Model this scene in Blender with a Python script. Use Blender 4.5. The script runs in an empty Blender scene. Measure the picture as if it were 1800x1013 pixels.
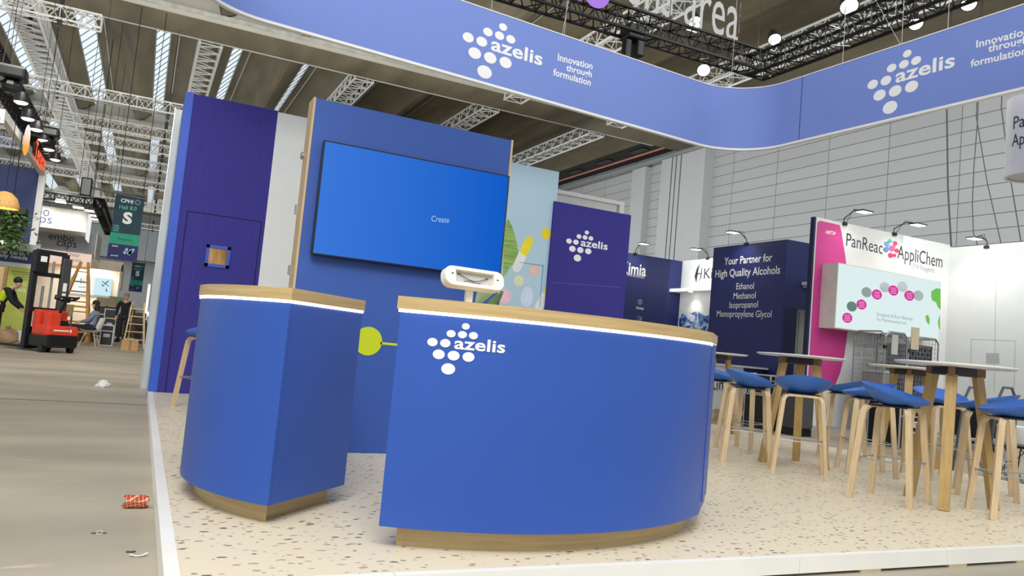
import bpy, bmesh, math, random
from mathutils import Vector as V, Matrix
random.seed(7)
S = bpy.context.scene
COL = S.collection
# ---------------------------------------------------------------- camera, world, lights, exposure
HC = 1.07                                     # eye height of the photographer above the hall floor
YAW, PITCH, ROLL, FPX = 0.44194213579911035, 0.07607431759703173, 0.09050147667582376, 1359.3143911306286
fw = V((math.sin(YAW)*math.cos(PITCH), math.cos(YAW)*math.cos(PITCH), math.sin(PITCH)))
r0 = V((math.cos(YAW), -math.sin(YAW), 0)); u0 = r0.cross(fw)
rt = math.cos(ROLL)*r0 + math.sin(ROLL)*u0; up = -math.sin(ROLL)*r0 + math.cos(ROLL)*u0
EYE = V((0, 0, HC))
cd = bpy.data.cameras.new('camera'); cam = bpy.data.objects.new('camera', cd); COL.objects.link(cam)
cd.sensor_width = 36; cd.lens = FPX/1800*36; cd.clip_end = 400
m = Matrix((rt, up, -fw)).transposed().to_4x4(); m.translation = EYE; cam.matrix_world = m
S.camera = cam
w = bpy.data.worlds.new('world'); S.world = w; w.use_nodes = True
w.node_tree.nodes['Background'].inputs[0].default_value = (0.93, 0.97, 1.0, 1)
w.node_tree.nodes['Background'].inputs[1].default_value = 0.80
S.view_settings.view_transform = 'Standard'; S.view_settings.look = 'None'
S.view_settings.exposure = 0.0; S.view_settings.gamma = 1; S.view_settings.use_curve_mapping = False

def lamp(kind, name, loc, energy, color=(1, .96, .9), target=None, **kw):
    d = bpy.data.lights.new(name, kind); d.energy = energy; d.color = color
    for k, v in kw.items(): setattr(d, k, v)
    o = bpy.data.objects.new(name, d); COL.objects.link(o); o.location = loc
    if target is not None: o.rotation_euler = (V(target)-V(loc)).to_track_quat('-Z', 'Y').to_euler()
    return o
# unseen area lights added as fill over the stand, right side and left aisle
lamp('AREA', 'fill_area_front', (-1.5, -1.5, 9.2), 680, (1, .97, .92), (4.6, 5.5, 1), shape='RECTANGLE', size=9, size_y=4)
lamp('AREA', 'fill_area_right', (15, 2.0, 9.5), 380, (1, .98, .95), (15, 12, 1.5), shape='RECTANGLE', size=7, size_y=4)
lamp('AREA', 'fill_area_left', (-1.5, -2.5, 8), 500, (1, .98, .95), (-1.5, 24, 1), shape='RECTANGLE', size=5, size_y=4)
lamp('AREA', 'fill_area_aisle', (-1.2, 12.5, 8.2), 650, (1, .98, .95), (-1.6, 31, 2), shape='RECTANGLE', size=4, size_y=2.5)
# further unseen fill lights, added to brighten the roof and the hall walls
lamp('AREA', 'ceiling_fill', (4, 20, 7.6), 800, (1, .97, .9), (4, 20, 12), shape='RECTANGLE', size=18, size_y=16)
lamp('AREA', 'ceiling_fill', (-2, 50, 7.0), 1100, (1, .97, .9), (-2, 50, 12), shape='RECTANGLE', size=12, size_y=40)
lamp('AREA', 'wall_fill', (15.5, 24, 6.5), 750, (.97, .99, 1), (22, 24, 6.2), shape='RECTANGLE', size=34, size_y=7)
lamp('AREA', 'wall_fill', (-2, 70, 5.5), 1500, (.97, .99, 1), (-2, 92, 5), shape='RECTANGLE', size=14, size_y=6)

# a pixel of the photograph meets a wall or floor of the hall
def ray(x, y): return fw + (x-900)/FPX*rt - (y-506.5)/FPX*up
def onz(x, y, z): d = ray(x, y); return EYE + d*((z-HC)/d.z)
def onx(x, y, X): d = ray(x, y); return EYE + d*(X/d.x)
def ony(x, y, Y): d = ray(x, y); return EYE + d*(Y/d.y)
def onp(x, y, p, n): d = ray(x, y); return EYE + d*((V(p)-EYE).dot(n)/d.dot(n))

# ---------------------------------------------------------------- materials
def lin(c):
    return tuple((v/255/12.92 if v/255 <= .04045 else ((v/255+.055)/1.055)**2.4) for v in c)
MATS = {}
def _new(name):
    mt = bpy.data.materials.new(name); mt.use_nodes = True; MATS[name] = mt
    nt = mt.node_tree; return mt, nt, nt.nodes['Principled BSDF']
def pm(name, rgb, rough=.5, metal=0, var=.05, scale=(5, 5, 5), bump=0, spec=.5, detail=3):
    if name in MATS: return MATS[name]
    mt, nt, b = _new(name); c = lin(rgb)
    tc = nt.nodes.new('ShaderNodeTexCoord'); mp = nt.nodes.new('ShaderNodeMapping'); mp.inputs['Scale'].default_value = scale
    nz = nt.nodes.new('ShaderNodeTexNoise'); nz.inputs['Scale'].default_value = 1; nz.inputs['Detail'].default_value = detail
    rp = nt.nodes.new('ShaderNodeValToRGB'); rp.color_ramp.elements[0].position = .3; rp.color_ramp.elements[1].position = .7
    rp.color_ramp.elements[0].color = (*[v*(1-var) for v in c], 1); rp.color_ramp.elements[1].color = (*[min(1, v*(1+var)) for v in c], 1)
    L = nt.links.new; L(tc.outputs['Object'], mp.inputs[0]); L(mp.outputs[0], nz.inputs[0]); L(nz.outputs[0], rp.inputs[0]); L(rp.outputs[0], b.inputs['Base Color'])
    b.inputs['Roughness'].default_value = rough; b.inputs['Metallic'].default_value = metal; b.inputs['Specular IOR Level'].default_value = spec
    if bump:
        bp = nt.nodes.new('ShaderNodeBump'); bp.inputs['Strength'].default_value = bump; bp.inputs['Distance'].default_value = .01
        L(nz.outputs[0], bp.inputs['Height']); L(bp.outputs[0], b.inputs['Normal'])
    return mt
def em(name, rgb, strength, rgb2=None, axis=0, span=(0, 1)):
    if name in MATS: return MATS[name]
    mt, nt, b = _new(name); nt.nodes.remove(b); e = nt.nodes.new('ShaderNodeEmission')
    L = nt.links.new; tc = nt.nodes.new('ShaderNodeTexCoord'); rp = nt.nodes.new('ShaderNodeValToRGB')
    sx = nt.nodes.new('ShaderNodeSeparateXYZ'); L(tc.outputs['Object'], sx.inputs[0])
    mr = nt.nodes.new('ShaderNodeMapRange'); mr.inputs[1].default_value, mr.inputs[2].default_value = span
    L(sx.outputs[axis], mr.inputs[0]); L(mr.outputs[0], rp.inputs[0])
    rp.color_ramp.elements[0].color = (*lin(rgb), 1); rp.color_ramp.elements[1].color = (*lin(rgb2 or rgb), 1)
    L(rp.outputs[0], e.inputs[0]); e.inputs[1].default_value = strength; L(e.outputs[0], nt.nodes['Material Output'].inputs[0])
    return mt
BLUE = pm('blue_panel', (40, 82, 170), .42, var=.05, scale=(1.2, 1.2, 1.2))
BLUE2 = pm('blue_wall_paint', (50, 86, 166), .55, var=.04, scale=(.8, .8, .8))
PURP = pm('purple_fabric', (50, 44, 134), .8, var=.12, scale=(60, 60, 2), bump=.1)
OAK = pm('oak_horizontal', (188, 162, 113), .45, var=.16, scale=(2.5, 2.5, 55), detail=5)
OAKV = pm('oak_upright', (196, 172, 132), .45, var=.14, scale=(50, 50, 2), detail=5)
ASH = pm('ash_leg', (205, 181, 143), .45, var=.12, scale=(40, 40, 3), detail=4)
ASHY = pm('oak_leg', (178, 148, 92), .45, var=.14, scale=(40, 40, 3), detail=4)
WHITE = pm('white_paint', (232, 232, 228), .5, var=.02)
OFFW = pm('white_wall', (222, 224, 222), .6, var=.02)
CREAM = pm('cream_plastic', (238, 234, 220), .35, var=.02)
GREYP = pm('grey_plastic', (190, 190, 186), .5, var=.04)
DGREY = pm('dark_grey', (70, 70, 72), .55, var=.1)
BLACK = pm('black_metal', (22, 22, 24), .45, var=.15, scale=(20, 20, 20))
BLACKP = pm('black_plastic', (16, 16, 18), .35, var=.1)
ALU = pm('aluminium', (205, 207, 208), .35, .6, var=.05, scale=(20, 20, 20))
STEEL = pm('galvanised_steel', (160, 163, 165), .4, .7, var=.08, scale=(30, 30, 30))
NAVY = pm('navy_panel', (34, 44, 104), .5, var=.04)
PINK = pm('pink_print', (205, 62, 142), .55, var=.02)
SEATB = pm('blue_shell', (52, 104, 186), .5, var=.05, scale=(30, 30, 30))
BANN = pm('banner_fabric', (116, 138, 206), .75, var=.03, scale=(.6, .6, .6))
LOGOW = pm('white_vinyl', (236, 236, 236), .6, var=.01)
INK = pm('dark_ink', (40, 46, 64), .6, var=.05)
GREY_INK = pm('grey_ink', (150, 152, 156), .6, var=.05)
LIME = pm('lime_print', (196, 210, 12), .6, var=.02)
CARD = pm('cardboard', (186, 146, 98), .8, var=.1, scale=(8, 8, 8))
GLOW = em('led_white', (255, 246, 232), 6.0)
LEDS = em('led_strip', (255, 224, 192), 8.0)
HEADL = em('lamp_face', (255, 244, 220), 14.0)

# ---------------------------------------------------------------- mesh building
MW = {}                                       # rest matrix of every thing (parts sit at their thing's origin)
def base(o):
    return MW.get(o.name, Matrix())
class MB:
    def __init__(s): s.v = []; s.f = []; s.M = None
    def add(s, vs, fs):
        n = len(s.v)
        s.v += [tuple((s.M @ V(p)) if s.M is not None else p) for p in vs]
        s.f += [tuple(i+n for i in q) for q in fs]; return s
    def box(s, x0, x1, y0, y1, z0, z1):
        return s.add([(x0, y0, z0), (x1, y0, z0), (x1, y1, z0), (x0, y1, z0), (x0, y0, z1), (x1, y0, z1), (x1, y1, z1), (x0, y1, z1)],
                     [(0, 3, 2, 1), (4, 5, 6, 7), (0, 1, 5, 4), (1, 2, 6, 5), (2, 3, 7, 6), (3, 0, 4, 7)])
    def cbox(s, c, d): return s.box(c[0]-d[0]/2, c[0]+d[0]/2, c[1]-d[1]/2, c[1]+d[1]/2, c[2]-d[2]/2, c[2]+d[2]/2)
    def bbox(s, x0, x1, y0, y1, z0, z1, b=.01):          # box with all edges chamfered
        bm = bmesh.new(); bmesh.ops.create_cube(bm, size=1)
        for q in bm.verts: q.co = V(((x0+x1)/2+q.co.x*(x1-x0), (y0+y1)/2+q.co.y*(y1-y0), (z0+z1)/2+q.co.z*(z1-z0)))
        bmesh.ops.bevel(bm, geom=bm.edges[:], offset=b, segments=2, affect='EDGES', profile=.5)
        bm.verts.index_update(); s.add([q.co[:] for q in bm.verts], [[q.index for q in f.verts] for f in bm.faces]); bm.free(); return s
    def prism(s, pts, z0, z1):
        n = len(pts)
        a = sum(pts[i][0]*pts[(i+1) % n][1]-pts[(i+1) % n][0]*pts[i][1] for i in range(n))
        if a < 0: pts = pts[::-1]
        return s.add([(p[0], p[1], z0) for p in pts]+[(p[0], p[1], z1) for p in pts],
                     [tuple(range(n))[::-1], tuple(range(n, 2*n))]+[(i, (i+1) % n, n+(i+1) % n, n+i) for i in range(n)])
    def slab(s, pts, n, t):                              # flat outline pts (3D) given thickness t along n
        k = len(pts); n = V(n)*t
        return s.add([tuple(p) for p in pts]+[tuple(V(p)+n) for p in pts],
                     [tuple(range(k))[::-1], tuple(range(k, 2*k))]+[(i, (i+1) % k, k+(i+1) % k, k+i) for i in range(k)])
    def tube(s, path, r, n=6, r1=None, cap=True, closed=False):
        path = [V(p) for p in path]; N = len(path); rings = []; prev = None
        for i, p in enumerate(path):
            if closed: d = path[(i+1) % N]-path[i-1]
            else: d = (path[min(i+1, N-1)]-path[max(i-1, 0)])
            d.normalize()
            if prev is None:
                a = V((0, 0, 1)) if abs(d.z) < .9 else V((1, 0, 0)); x = a.cross(d).normalized()
            else: x = (prev-d*prev.dot(d)).normalized()
            prev = x; y = d.cross(x)
            rr = r if r1 is None else r+(r1-r)*i/max(1, N-1)
            rings.append([tuple(p+x*rr*math.cos(2*math.pi*k/n)+y*rr*math.sin(2*math.pi*k/n)) for k in range(n)])
        vs = [q for g in rings for q in g]; fs = []
        for i in range(N if closed else N-1):
            j = (i+1) % N
            for k in range(n): fs.append((i*n+k, i*n+(k+1) % n, j*n+(k+1) % n, j*n+k))
        if cap and not closed: fs += [tuple(range(n))[::-1], tuple(range((N-1)*n, N*n))]
        return s.add(vs, fs)
    def strap(s, path, wdir, wid, thk):                  # rectangular bar swept along a path; wid along wdir
        path = [V(p) for p in path]; N = len(path); vs = []; fs = []
        for i, p in enumerate(path):
            d = (path[min(i+1, N-1)]-path[max(i-1, 0)]).normalized(); w_ = V(wdir); w_ = (w_-d*w_.dot(d)).normalized(); t = d.cross(w_)
            tk = thk[i] if isinstance(thk, (list, tuple)) else thk; wd = wid[i] if isinstance(wid, (list, tuple)) else wid
            for a, b in ((1, 1), (-1, 1), (-1, -1), (1, -1)): vs.append(tuple(p+w_*a*wd/2+t*b*tk/2))
        for i in range(N-1):
            for k in range(4): fs.append((i*4+k, i*4+(k+1) % 4, i*4+4+(k+1) % 4, i*4+4+k))
        fs += [(3, 2, 1, 0), tuple(range(4*N-4, 4*N))]
        return s.add(vs, fs)
    def lathe(s, prof, c=(0, 0, 0), n=24, closed=False):
        vs = []; fs = []; k = len(prof)
        for i in range(n):
            a = 2*math.pi*i/n
            for r, z in prof: vs.append((c[0]+r*math.cos(a), c[1]+r*math.sin(a), c[2]+z))
        for i in range(n):
            j = (i+1) % n
            for q in range(k-1): fs.append((i*k+q, j*k+q, j*k+q+1, i*k+q+1))
        return s.add(vs, fs)
    def ball(s, c, r, n=10, m=6, sc=(1, 1, 1)):
        vs = []; fs = []
        for j in range(m+1):
            t = math.pi*j/m
            for i in range(n):
                a = 2*math.pi*i/n; vs.append((c[0]+r*sc[0]*math.sin(t)*math.cos(a), c[1]+r*sc[1]*math.sin(t)*math.sin(a), c[2]+r*sc[2]*math.cos(t)))
        for j in range(m):
            for i in range(n): fs.append((j*n+i, (j+1)*n+i, (j+1)*n+(i+1) % n, j*n+(i+1) % n))
        return s.add(vs, fs)
    def disc(s, f, u, v, ru, rv, t=.002, n=24):          # small raised disc on a mapped surface f(u,v,h)
        vs = [tuple(f(u+ru*math.cos(2*math.pi*i/n), v+rv*math.sin(2*math.pi*i/n), t)) for i in range(n)]
        return s.add(vs, [tuple(range(n))])
    def build(s, name, mt, parent=None, smooth=False, angle=None):
        me = bpy.data.meshes.new(name)
        M = base(parent).inverted() if parent is not None else Matrix()
        me.from_pydata([M @ V(p) for p in s.v], [], s.f); me.validate(); me.update()
        bm = bmesh.new(); bm.from_mesh(me); bmesh.ops.remove_doubles(bm, verts=bm.verts[:], dist=1e-5); bmesh.ops.recalc_face_normals(bm, faces=bm.faces[:]); bm.to_mesh(me); bm.free()
        for x in (mt if isinstance(mt, (list, tuple)) else [mt]): me.materials.append(x)
        if smooth:
            me.shade_smooth()
            try: me.set_sharp_from_angle(angle=math.radians(angle or 40))
            except Exception: pass
        o = bpy.data.objects.new(name, me); COL.objects.link(o)
        if parent is not None: o.parent = parent; MW[o.name] = base(parent)
        return o
def tag(o, label, cat, group=None, kind=None):
    o['label'] = label; o['category'] = cat
    if group: o['group'] = group
    if kind: o['kind'] = kind
    return o
def thing(name, label, cat, loc=(0, 0, 0), rz=0, group=None):
    o = bpy.data.objects.new(name, None); COL.objects.link(o); o.empty_display_size = .1
    o.location = loc; o.rotation_euler = (0, 0, rz)
    MW[o.name] = Matrix.Translation(V(loc)) @ Matrix.Rotation(rz, 4, 'Z')
    return tag(o, label, cat, group)
def struct(name, b, mt, parent=None, **k):
    o = b.build(name, mt, parent, **k)
    if parent is None: o['kind'] = 'structure'
    return o
def dup(root, loc, rz, label, group=None):
    r = root.copy(); COL.objects.link(r); r.location = loc; r.rotation_euler = (0, 0, rz); r['label'] = label
    if group: r['group'] = group
    for ch in list(root.children):
        c = ch.copy(); COL.objects.link(c); c.parent = r
        for g in list(ch.children):
            d = g.copy(); COL.objects.link(d); d.parent = c
    return r
# ---------------------------------------------------------------- lettering: built-in font turned to mesh, laid on a mapped surface
_tc = {}
def glyphs(text, bold=0.0):
    k = (text, bold)
    if k not in _tc:
        cu = bpy.data.curves.new('t', 'FONT'); cu.body = text; cu.size = 1; cu.offset = bold; cu.space_character = 1+bold*.9; cu.resolution_u = 3
        o = bpy.data.objects.new('t', cu); COL.objects.link(o)
        dg = bpy.context.evaluated_depsgraph_get(); me = bpy.data.meshes.new_from_object(o.evaluated_get(dg))
        _tc[k] = ([tuple(q.co) for q in me.vertices], [tuple(p.vertices) for p in me.polygons])
        bpy.data.objects.remove(o); bpy.data.meshes.remove(me); bpy.data.curves.remove(cu)
    return _tc[k]
def letter(b, f, text, u, v, wd, ht, bold=.0, t=.002, shear=0):
    """text with its left baseline end at (u,v), stretched to width wd and ascender height ht, added to mesh b"""
    vs, fs = glyphs(text, bold)
    if not vs: return b
    x0 = min(p[0] for p in vs); x1 = max(p[0] for p in vs); y1 = max(p[1] for p in vs)
    return b.add([tuple(f(u+(p[0]-x0)/(x1-x0)*wd, v+p[1]/y1*ht, t)) for p in vs], fs)
class Face:
    """a flat upright face: point p, horizontal direction d, outward normal n; f(u,v,h): u along d, v = height z, h off the face"""
    def __init__(s, p, d, n): s.p = V((p[0], p[1], 0)); s.d = V((d[0], d[1], 0)).normalized(); s.n = V((n[0], n[1], 0)).normalized()
    def __call__(s, u, v, h=0): return s.p+s.d*u+V((0, 0, v))+s.n*h
    def uv(s, x, y):
        q = onp(x, y, s.p, s.n); return (q-s.p).dot(s.d), q.z
    def text(s, b, text, x0, y0, x1, y1, px, bold=0., t=.002):   # baseline from one photo point to another, ascender height px
        u, v = s.uv(x0, y0); u1, v1 = s.uv(x1, y1); _, vt = s.uv(x0+px*.09, y0-px)
        vs, fs = glyphs(text, bold); xa = min(p[0] for p in vs); xb = max(p[0] for p in vs); ya = max(p[1] for p in vs)
        b.add([tuple(s(u+(p[0]-xa)/(xb-xa)*(u1-u), v+(v1-v)*(p[0]-xa)/(xb-xa)+p[1]/ya*(vt-v), t)) for p in vs], fs)
    def poly(s, b, pts, t=.002, th=.0):
        q = [tuple(s(*s.uv(*p), t)) for p in pts]
        if th: b.slab(q, s.n, th)
        else: b.add(q, [tuple(range(len(q)))])
    def dot(s, b, x, y, rpx, t=.002, n=20):
        u, v = s.uv(x, y); u1, _ = s.uv(x+rpx, y); _, v1 = s.uv(x, y-rpx)
        b.disc(s, u, v, abs(u1-u), abs(v1-v), t, n)
DOTS = [(541, 48, 58, 48), (336, 176, 67, 54), (503, 175, 67, 54), (666, 175, 67, 54), (76, 325, 76, 62), (265, 324, 76, 62), (185, 498, 88, 72), (403, 498, 88, 72), (623, 498, 88, 72), (343, 700, 102, 83)]
def logo(parent, f, u, v, wd, ht, name='logo', mt=None):
    """ten dots and a word, filling wd x ht from lower-left (u,v)"""
    b = MB()
    for x, y, rx, ry in DOTS: b.disc(f, u+x/1158*wd, v+(783-y)/783*ht, rx/1158*wd, ry/783*ht)
    o = b.build(name, mt or LOGOW, parent)
    b = MB(); letter(b, f, 'azelis', u+398/1158*wd, v+(783-390)/783*ht, 760/1158*wd, 177/783*ht, .022)
    b.build('lettering', mt or LOGOW, o)
    return o
# ================================================================ the hall
def node_floor():
    mt = pm('hall_concrete', (172, 163, 145), .55, var=.18, scale=(.55, 1.3, 1), detail=7)
    nt = mt.node_tree; b = nt.nodes['Principled BSDF']; L = nt.links.new
    tc = nt.nodes.new('ShaderNodeTexCoord'); mp = nt.nodes.new('ShaderNodeMapping'); mp.inputs['Scale'].default_value = (1.6, 6, 1)
    nz = nt.nodes.new('ShaderNodeTexNoise'); nz.inputs['Detail'].default_value = 6; nz.inputs['Scale'].default_value = 1.4
    rp = nt.nodes.new('ShaderNodeValToRGB'); rp.color_ramp.elements[0].position = .66; rp.color_ramp.elements[1].position = .76
    rp.color_ramp.elements[0].color = (0, 0, 0, 1); rp.color_ramp.elements[1].color = (.8, .8, .8, 1)
    mx = nt.nodes.new('ShaderNodeMix'); mx.data_type = 'RGBA'; mx.inputs[7].default_value = (*lin((204, 194, 172)), 1)
    src = b.inputs['Base Color'].links[0].from_socket
    L(tc.outputs['Object'], mp.inputs[0]); L(mp.outputs[0], nz.inputs[0]); L(nz.outputs[0], rp.inputs[0]); L(rp.outputs[0], mx.inputs[0]); L(src, mx.inputs[6]); L(mx.outputs[2], b.inputs['Base Color'])
    return mt
def node_wallpanel():
    mt, nt, b = _new('hall_wall_panels'); L = nt.links.new
    tc = nt.nodes.new('ShaderNodeTexCoord'); sp = nt.nodes.new('ShaderNodeSeparateXYZ'); cb = nt.nodes.new('ShaderNodeCombineXYZ')
    L(tc.outputs['Object'], sp.inputs[0]); L(sp.outputs[1], cb.inputs[0]); L(sp.outputs[2], cb.inputs[1])
    br = nt.nodes.new('ShaderNodeTexBrick'); br.offset = 0; br.inputs['Scale'].default_value = 1
    br.inputs['Brick Width'].default_value = 2.53; br.inputs['Row Height'].default_value = .44; br.inputs['Mortar Size'].default_value = .011; br.inputs['Mortar Smooth'].default_value = .1
    br.inputs['Color1'].default_value = (*lin((190, 193, 194)), 1); br.inputs['Color2'].default_value = (*lin((184, 187, 188)), 1); br.inputs['Mortar'].default_value = (*lin((88, 90, 92)), 1)
    L(cb.outputs[0], br.inputs[0]); L(br.outputs[0], b.inputs['Base Color']); b.inputs['Roughness'].default_value = .6
    return mt
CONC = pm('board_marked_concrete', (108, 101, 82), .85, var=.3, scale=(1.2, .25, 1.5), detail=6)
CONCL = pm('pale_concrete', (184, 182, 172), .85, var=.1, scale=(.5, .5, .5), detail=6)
COLM = pm('column_paint', (196, 200, 201), .55, var=.02)
FLOORM = node_floor()
struct('floor', MB().box(-30, 60, -6, 96, -.3, 0), FLOORM)
struct('trim_1', MB().box(-9, .19, 10.12, 10.145, 0, .003), pm('joint', (92, 86, 76), .9))
struct('trim_2', MB().box(5.05, 5.6, 2.86, 2.92, 0, .002), pm('floor_tape', (206, 194, 150), .6))
# right wall with box columns
WX = 21.8
struct('wall_right', MB().box(WX, WX+.3, -6, 96, 0, 10.9), node_wallpanel())
def column(n, y0, y1, dx, grooves=()):
    o = struct('trim_%d' % n, MB().box(WX-dx, WX, y0, y1, 0, 10.5), COLM)
    if grooves:
        b = MB()
        for g in grooves: b.box(WX-dx-.01, WX-dx, g, g+.05, 0, 10.5)
        struct('groove', b, DGREY, o)
column(3, 26.6, 29.75, .5, (28.25, 28.6, 28.9)); column(4, 31.25, 32.4, .35); column(5, 45.5, 48.6, .5); column(14, 8.9, 9.3, .2)
struct('wall_back', MB().box(-30, WX, 92, 92.3, 0, 14), pm('far_wall', (176, 179, 180), .7, var=.05))
struct('trim_6', MB().box(-30, WX, 83.5, 85.5, 6.2, 9.2), pm('gallery', (118, 124, 124), .7))
# beams: deep concrete cross-walls; the roof shells span between them
BEAMS = [(9.0, 10.9), (26.85, 28.7), (44.4, 46.2), (62.6, 64.8), (81.5, 84.0)]
for i, (a, b_) in enumerate(BEAMS):
    o = struct('trim_%d' % (7+i), MB().box(-30, WX-.02, a, b_, 10.77, 12.6), CONCL)
    struct('soffit', MB().box(-30, WX-.02, a+.01, b_-.01, 10.755, 10.772), CONC, o)  # shade on the beam underside put into a darker concrete tone
    struct('ledge', MB().box(-30, WX-.02, a-.16, a, 10.9, 11.02), pm('ledge_paint', (186, 186, 180), .8, var=.2, scale=(3, 3, 3)), o)
PER, X0, NV = 2.65, -11.9, 13
prof = [(0, 11.02), (.30, 11.14), (.58, 11.40), (.61, 11.42), (1.11, 11.99), (1.22, 12.04), (1.5, 12.05), (1.8, 11.98), (2.06, 11.86), (2.28, 11.66), (2.42, 11.42), (2.5, 11.2), (2.54, 11.06), (2.65, 11.02)]
GL = 3                                        # segment 3-4 of the section is the glazing
roof = MB()
bays = [(BEAMS[i][1]-.02, BEAMS[i+1][0]+.02) for i in range(4)]
for a, b_ in bays:
    for k in range(-2, NV):
        x = X0+k*PER
        if x+PER > WX+.6: continue
        P = [(x+p[0], p[1]) for p in prof]
        glaz = x < 9
        for i in range(len(P)-1):
            if i == GL and glaz: continue
            (xa, za), (xb, zb) = P[i], P[i+1]
            roof.add([(xa, a, za), (xb, a, zb), (xb, b_, zb), (xa, b_, za)], [(0, 1, 2, 3)])
        if not glaz: pass
# the last strip up to the right wall: flat shell, dark gap with duct grilles
for a, b_ in bays: roof.add([(19.9, a, 11.02), (WX, a, 11.5), (WX, b_, 11.5), (19.9, b_, 11.02)], [(0, 1, 2, 3)])
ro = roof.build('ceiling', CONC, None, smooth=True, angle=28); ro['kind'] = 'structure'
struct('trim_12', MB().box(-34, WX+.3, 9, 92, 13.2, 13.4), CONCL)
SKY = em('sky_through_glass', (226, 238, 250), 1.15)
wn = 0
for bi, (a, b_) in enumerate(bays):
    for k in range(-2, 8):
        x = X0+k*PER
        if bi == 0 and x < 3: continue
        if bi > 0 and x > 5.5: continue
        if bi == 3 and x > 1: continue
        wn += 1
        (xa, za), (xb, zb) = (x+.61, 11.42), (x+1.11, 11.99)
        g = MB().add([(xa, a, za+.06), (xb, a, zb+.06), (xb, b_, zb+.06), (xa, b_, za+.06)], [(0, 1, 2, 3)])
        g = g.build('window_%d' % wn, SKY); g['kind'] = 'structure'
        f = MB()
        L = b_-a; n = int(L/.82)
        for j in range(n+1):
            y = a+L*j/n; f.tube([(xa, y, za), (xb, y, zb)], .02, 4)
        f.tube([(xa, a, za), (xa, b_, za)], .03, 4); f.tube([(xb, a, zb), (xb, b_, zb)], .035, 4)
        struct('window_frame', f, pm('frame_paint', (150, 154, 152), .6), g)
# conduits along the shells and the beam undersides
b = MB()
for bi, (a, b_) in enumerate(bays[:3]):
    for k in range(0, NV-1):
        x = X0+k*PER; b.tube([(x+1.42, a, 11.99), (x+1.42, b_, 11.99)], .022, 4)
for a, b_ in BEAMS[1:3]: b.tube([(-14, b_+.03, 10.76), (20, b_+.03, 10.76)], .035, 5)
o = b.build('trim_13', GREYP); o['kind'] = 'structure'
# pipes and duct at the top of the right wall
t = thing('wall_pipe', 'thin red sprinkler pipe running high along the right hall wall', 'pipe', (WX-.7, 27, 10.95))
MB().tube([(WX-.75, 9, 10.98), (WX-.75, 80, 10.98)], .055, 8).build('pipe', pm('red_pipe', (206, 128, 110), .5), t, True)
b = MB()
for y in range(12, 78, 3): b.box(WX-.76, WX-.74, y, y+.05, 10.98, 11.3)
b.build('hanger', DGREY, t)
t = thing('air_duct', 'thick grey duct under the red pipe at the top of the right wall', 'duct', (WX-.3, 27, 10.7))
MB().tube([(WX-.3, 9, 10.68), (WX-.3, 80, 10.68)], .17, 12).build('duct', pm('duct_grey', (140, 146, 146), .5), t, True)
b = MB()
for y in range(12, 78, 4): b.tube([(WX-.3, y, 10.68), (WX-.3, y+.08, 10.68)], .18, 12)
b.build('collar', STEEL, t)
o = MB().box(WX-1.7, WX-.02, 10.9, 80, 11.0, 11.04).build('trim_15', pm('dark_gap', (46, 42, 38), .9)); o['kind'] = 'structure'
b = MB()
for y in range(30, 56, 3): b.box(WX-1.5, WX-1.1, y, y+1.2, 10.94, 11.0)
b.build('grille', BLACK, o)

# ---------------------------------------------------------------- trusses
def truss_mesh(b, p0, p1, wd, ht, pitch, rc, rd, n=5):
    p0, p1 = V(p0), V(p1); d = (p1-p0); L = d.length; d.normalize(); s = V((-d.y, d.x, 0)).normalized(); u = d.cross(s)*-1
    if u.z < 0: u = -u
    c = [(-.5, -.5), (.5, -.5), (.5, .5), (-.5, .5)]
    q = lambda k, t: p0+d*t+s*c[k][0]*wd+u*c[k][1]*ht
    for k in range(4): b.tube([q(k, 0), q(k, L)], rc, n)
    N = max(1, round(L/pitch))
    for i in range(N):
        a, e = L*i/N, L*(i+1)/N; mdl = (a+e)/2
        for k in range(4):
            k2 = (k+1) % 4
            b.tube([q(k, a), q(k2, mdl)], rd, 4, cap=False); b.tube([q(k2, mdl), q(k, e)], rd, 4, cap=False)
        for k in range(4): b.tube([q(k, a), q((k+1) % 4, a)], rd, 4, cap=False)
    for k in range(4): b.tube([q(k, L), q((k+1) % 4, L)], rd, 4, cap=False)
    return b
TRW = pm('truss_grey', (214, 216, 214), .45, .1, var=.06)
TRK = pm('truss_black', (26, 26, 28), .4, .3, var=.2, scale=(20, 20, 20))
def truss(label, p0, p1, wd, ht, pitch, rc, rd, mt=TRW, group=None, hang=None, name='roof_truss'):
    mid = (V(p0)+V(p1))/2
    t = thing(name, label, 'truss', tuple(mid), 0, group)
    truss_mesh(MB(), p0, p1, wd, ht, pitch, rc, rd).build('frame', mt, t)
    if hang:
        d = V(p1)-V(p0)
        for f_ in hang:
            q = V(p0)+d*f_; b = MB(); b.tube([q+V((0, 0, ht/2)), (q.x, q.y, 11.02)], .006, 4); b.box(q.x-.06, q.x+.06, q.y-.06, q.y+.06, q.z-.35, q.z+ht/2+.35); b.build('hanger', BLACK, t)
    return t
GY = 'silver lattice trusses along the roof shells'
truss('big silver lattice truss running away over the left aisle', (-4.30, 20, 10.22), (-4.30, 80, 10.22), .78, .62, .7, .065, .032, TRW, GY, (.02, .15, .3, .45, .6))
ys = (28.72, 44.4)
for x, lb in ((1.12, 'silver lattice truss in the roof trough above the purple booth'), (6.6, 'silver lattice truss in the roof trough above the left half of the screen wall'), (11.9, 'silver lattice truss in the roof trough above the right half of the screen wall'), (17.0, 'silver lattice truss in the roof trough above the pill picture wall')):
    truss(lb, (x, ys[0], 10.86), (x, ys[1], 10.86), .72, .44, .85, .045, .02, TRW, GY)
ys = (10.9, 26.85)
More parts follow.
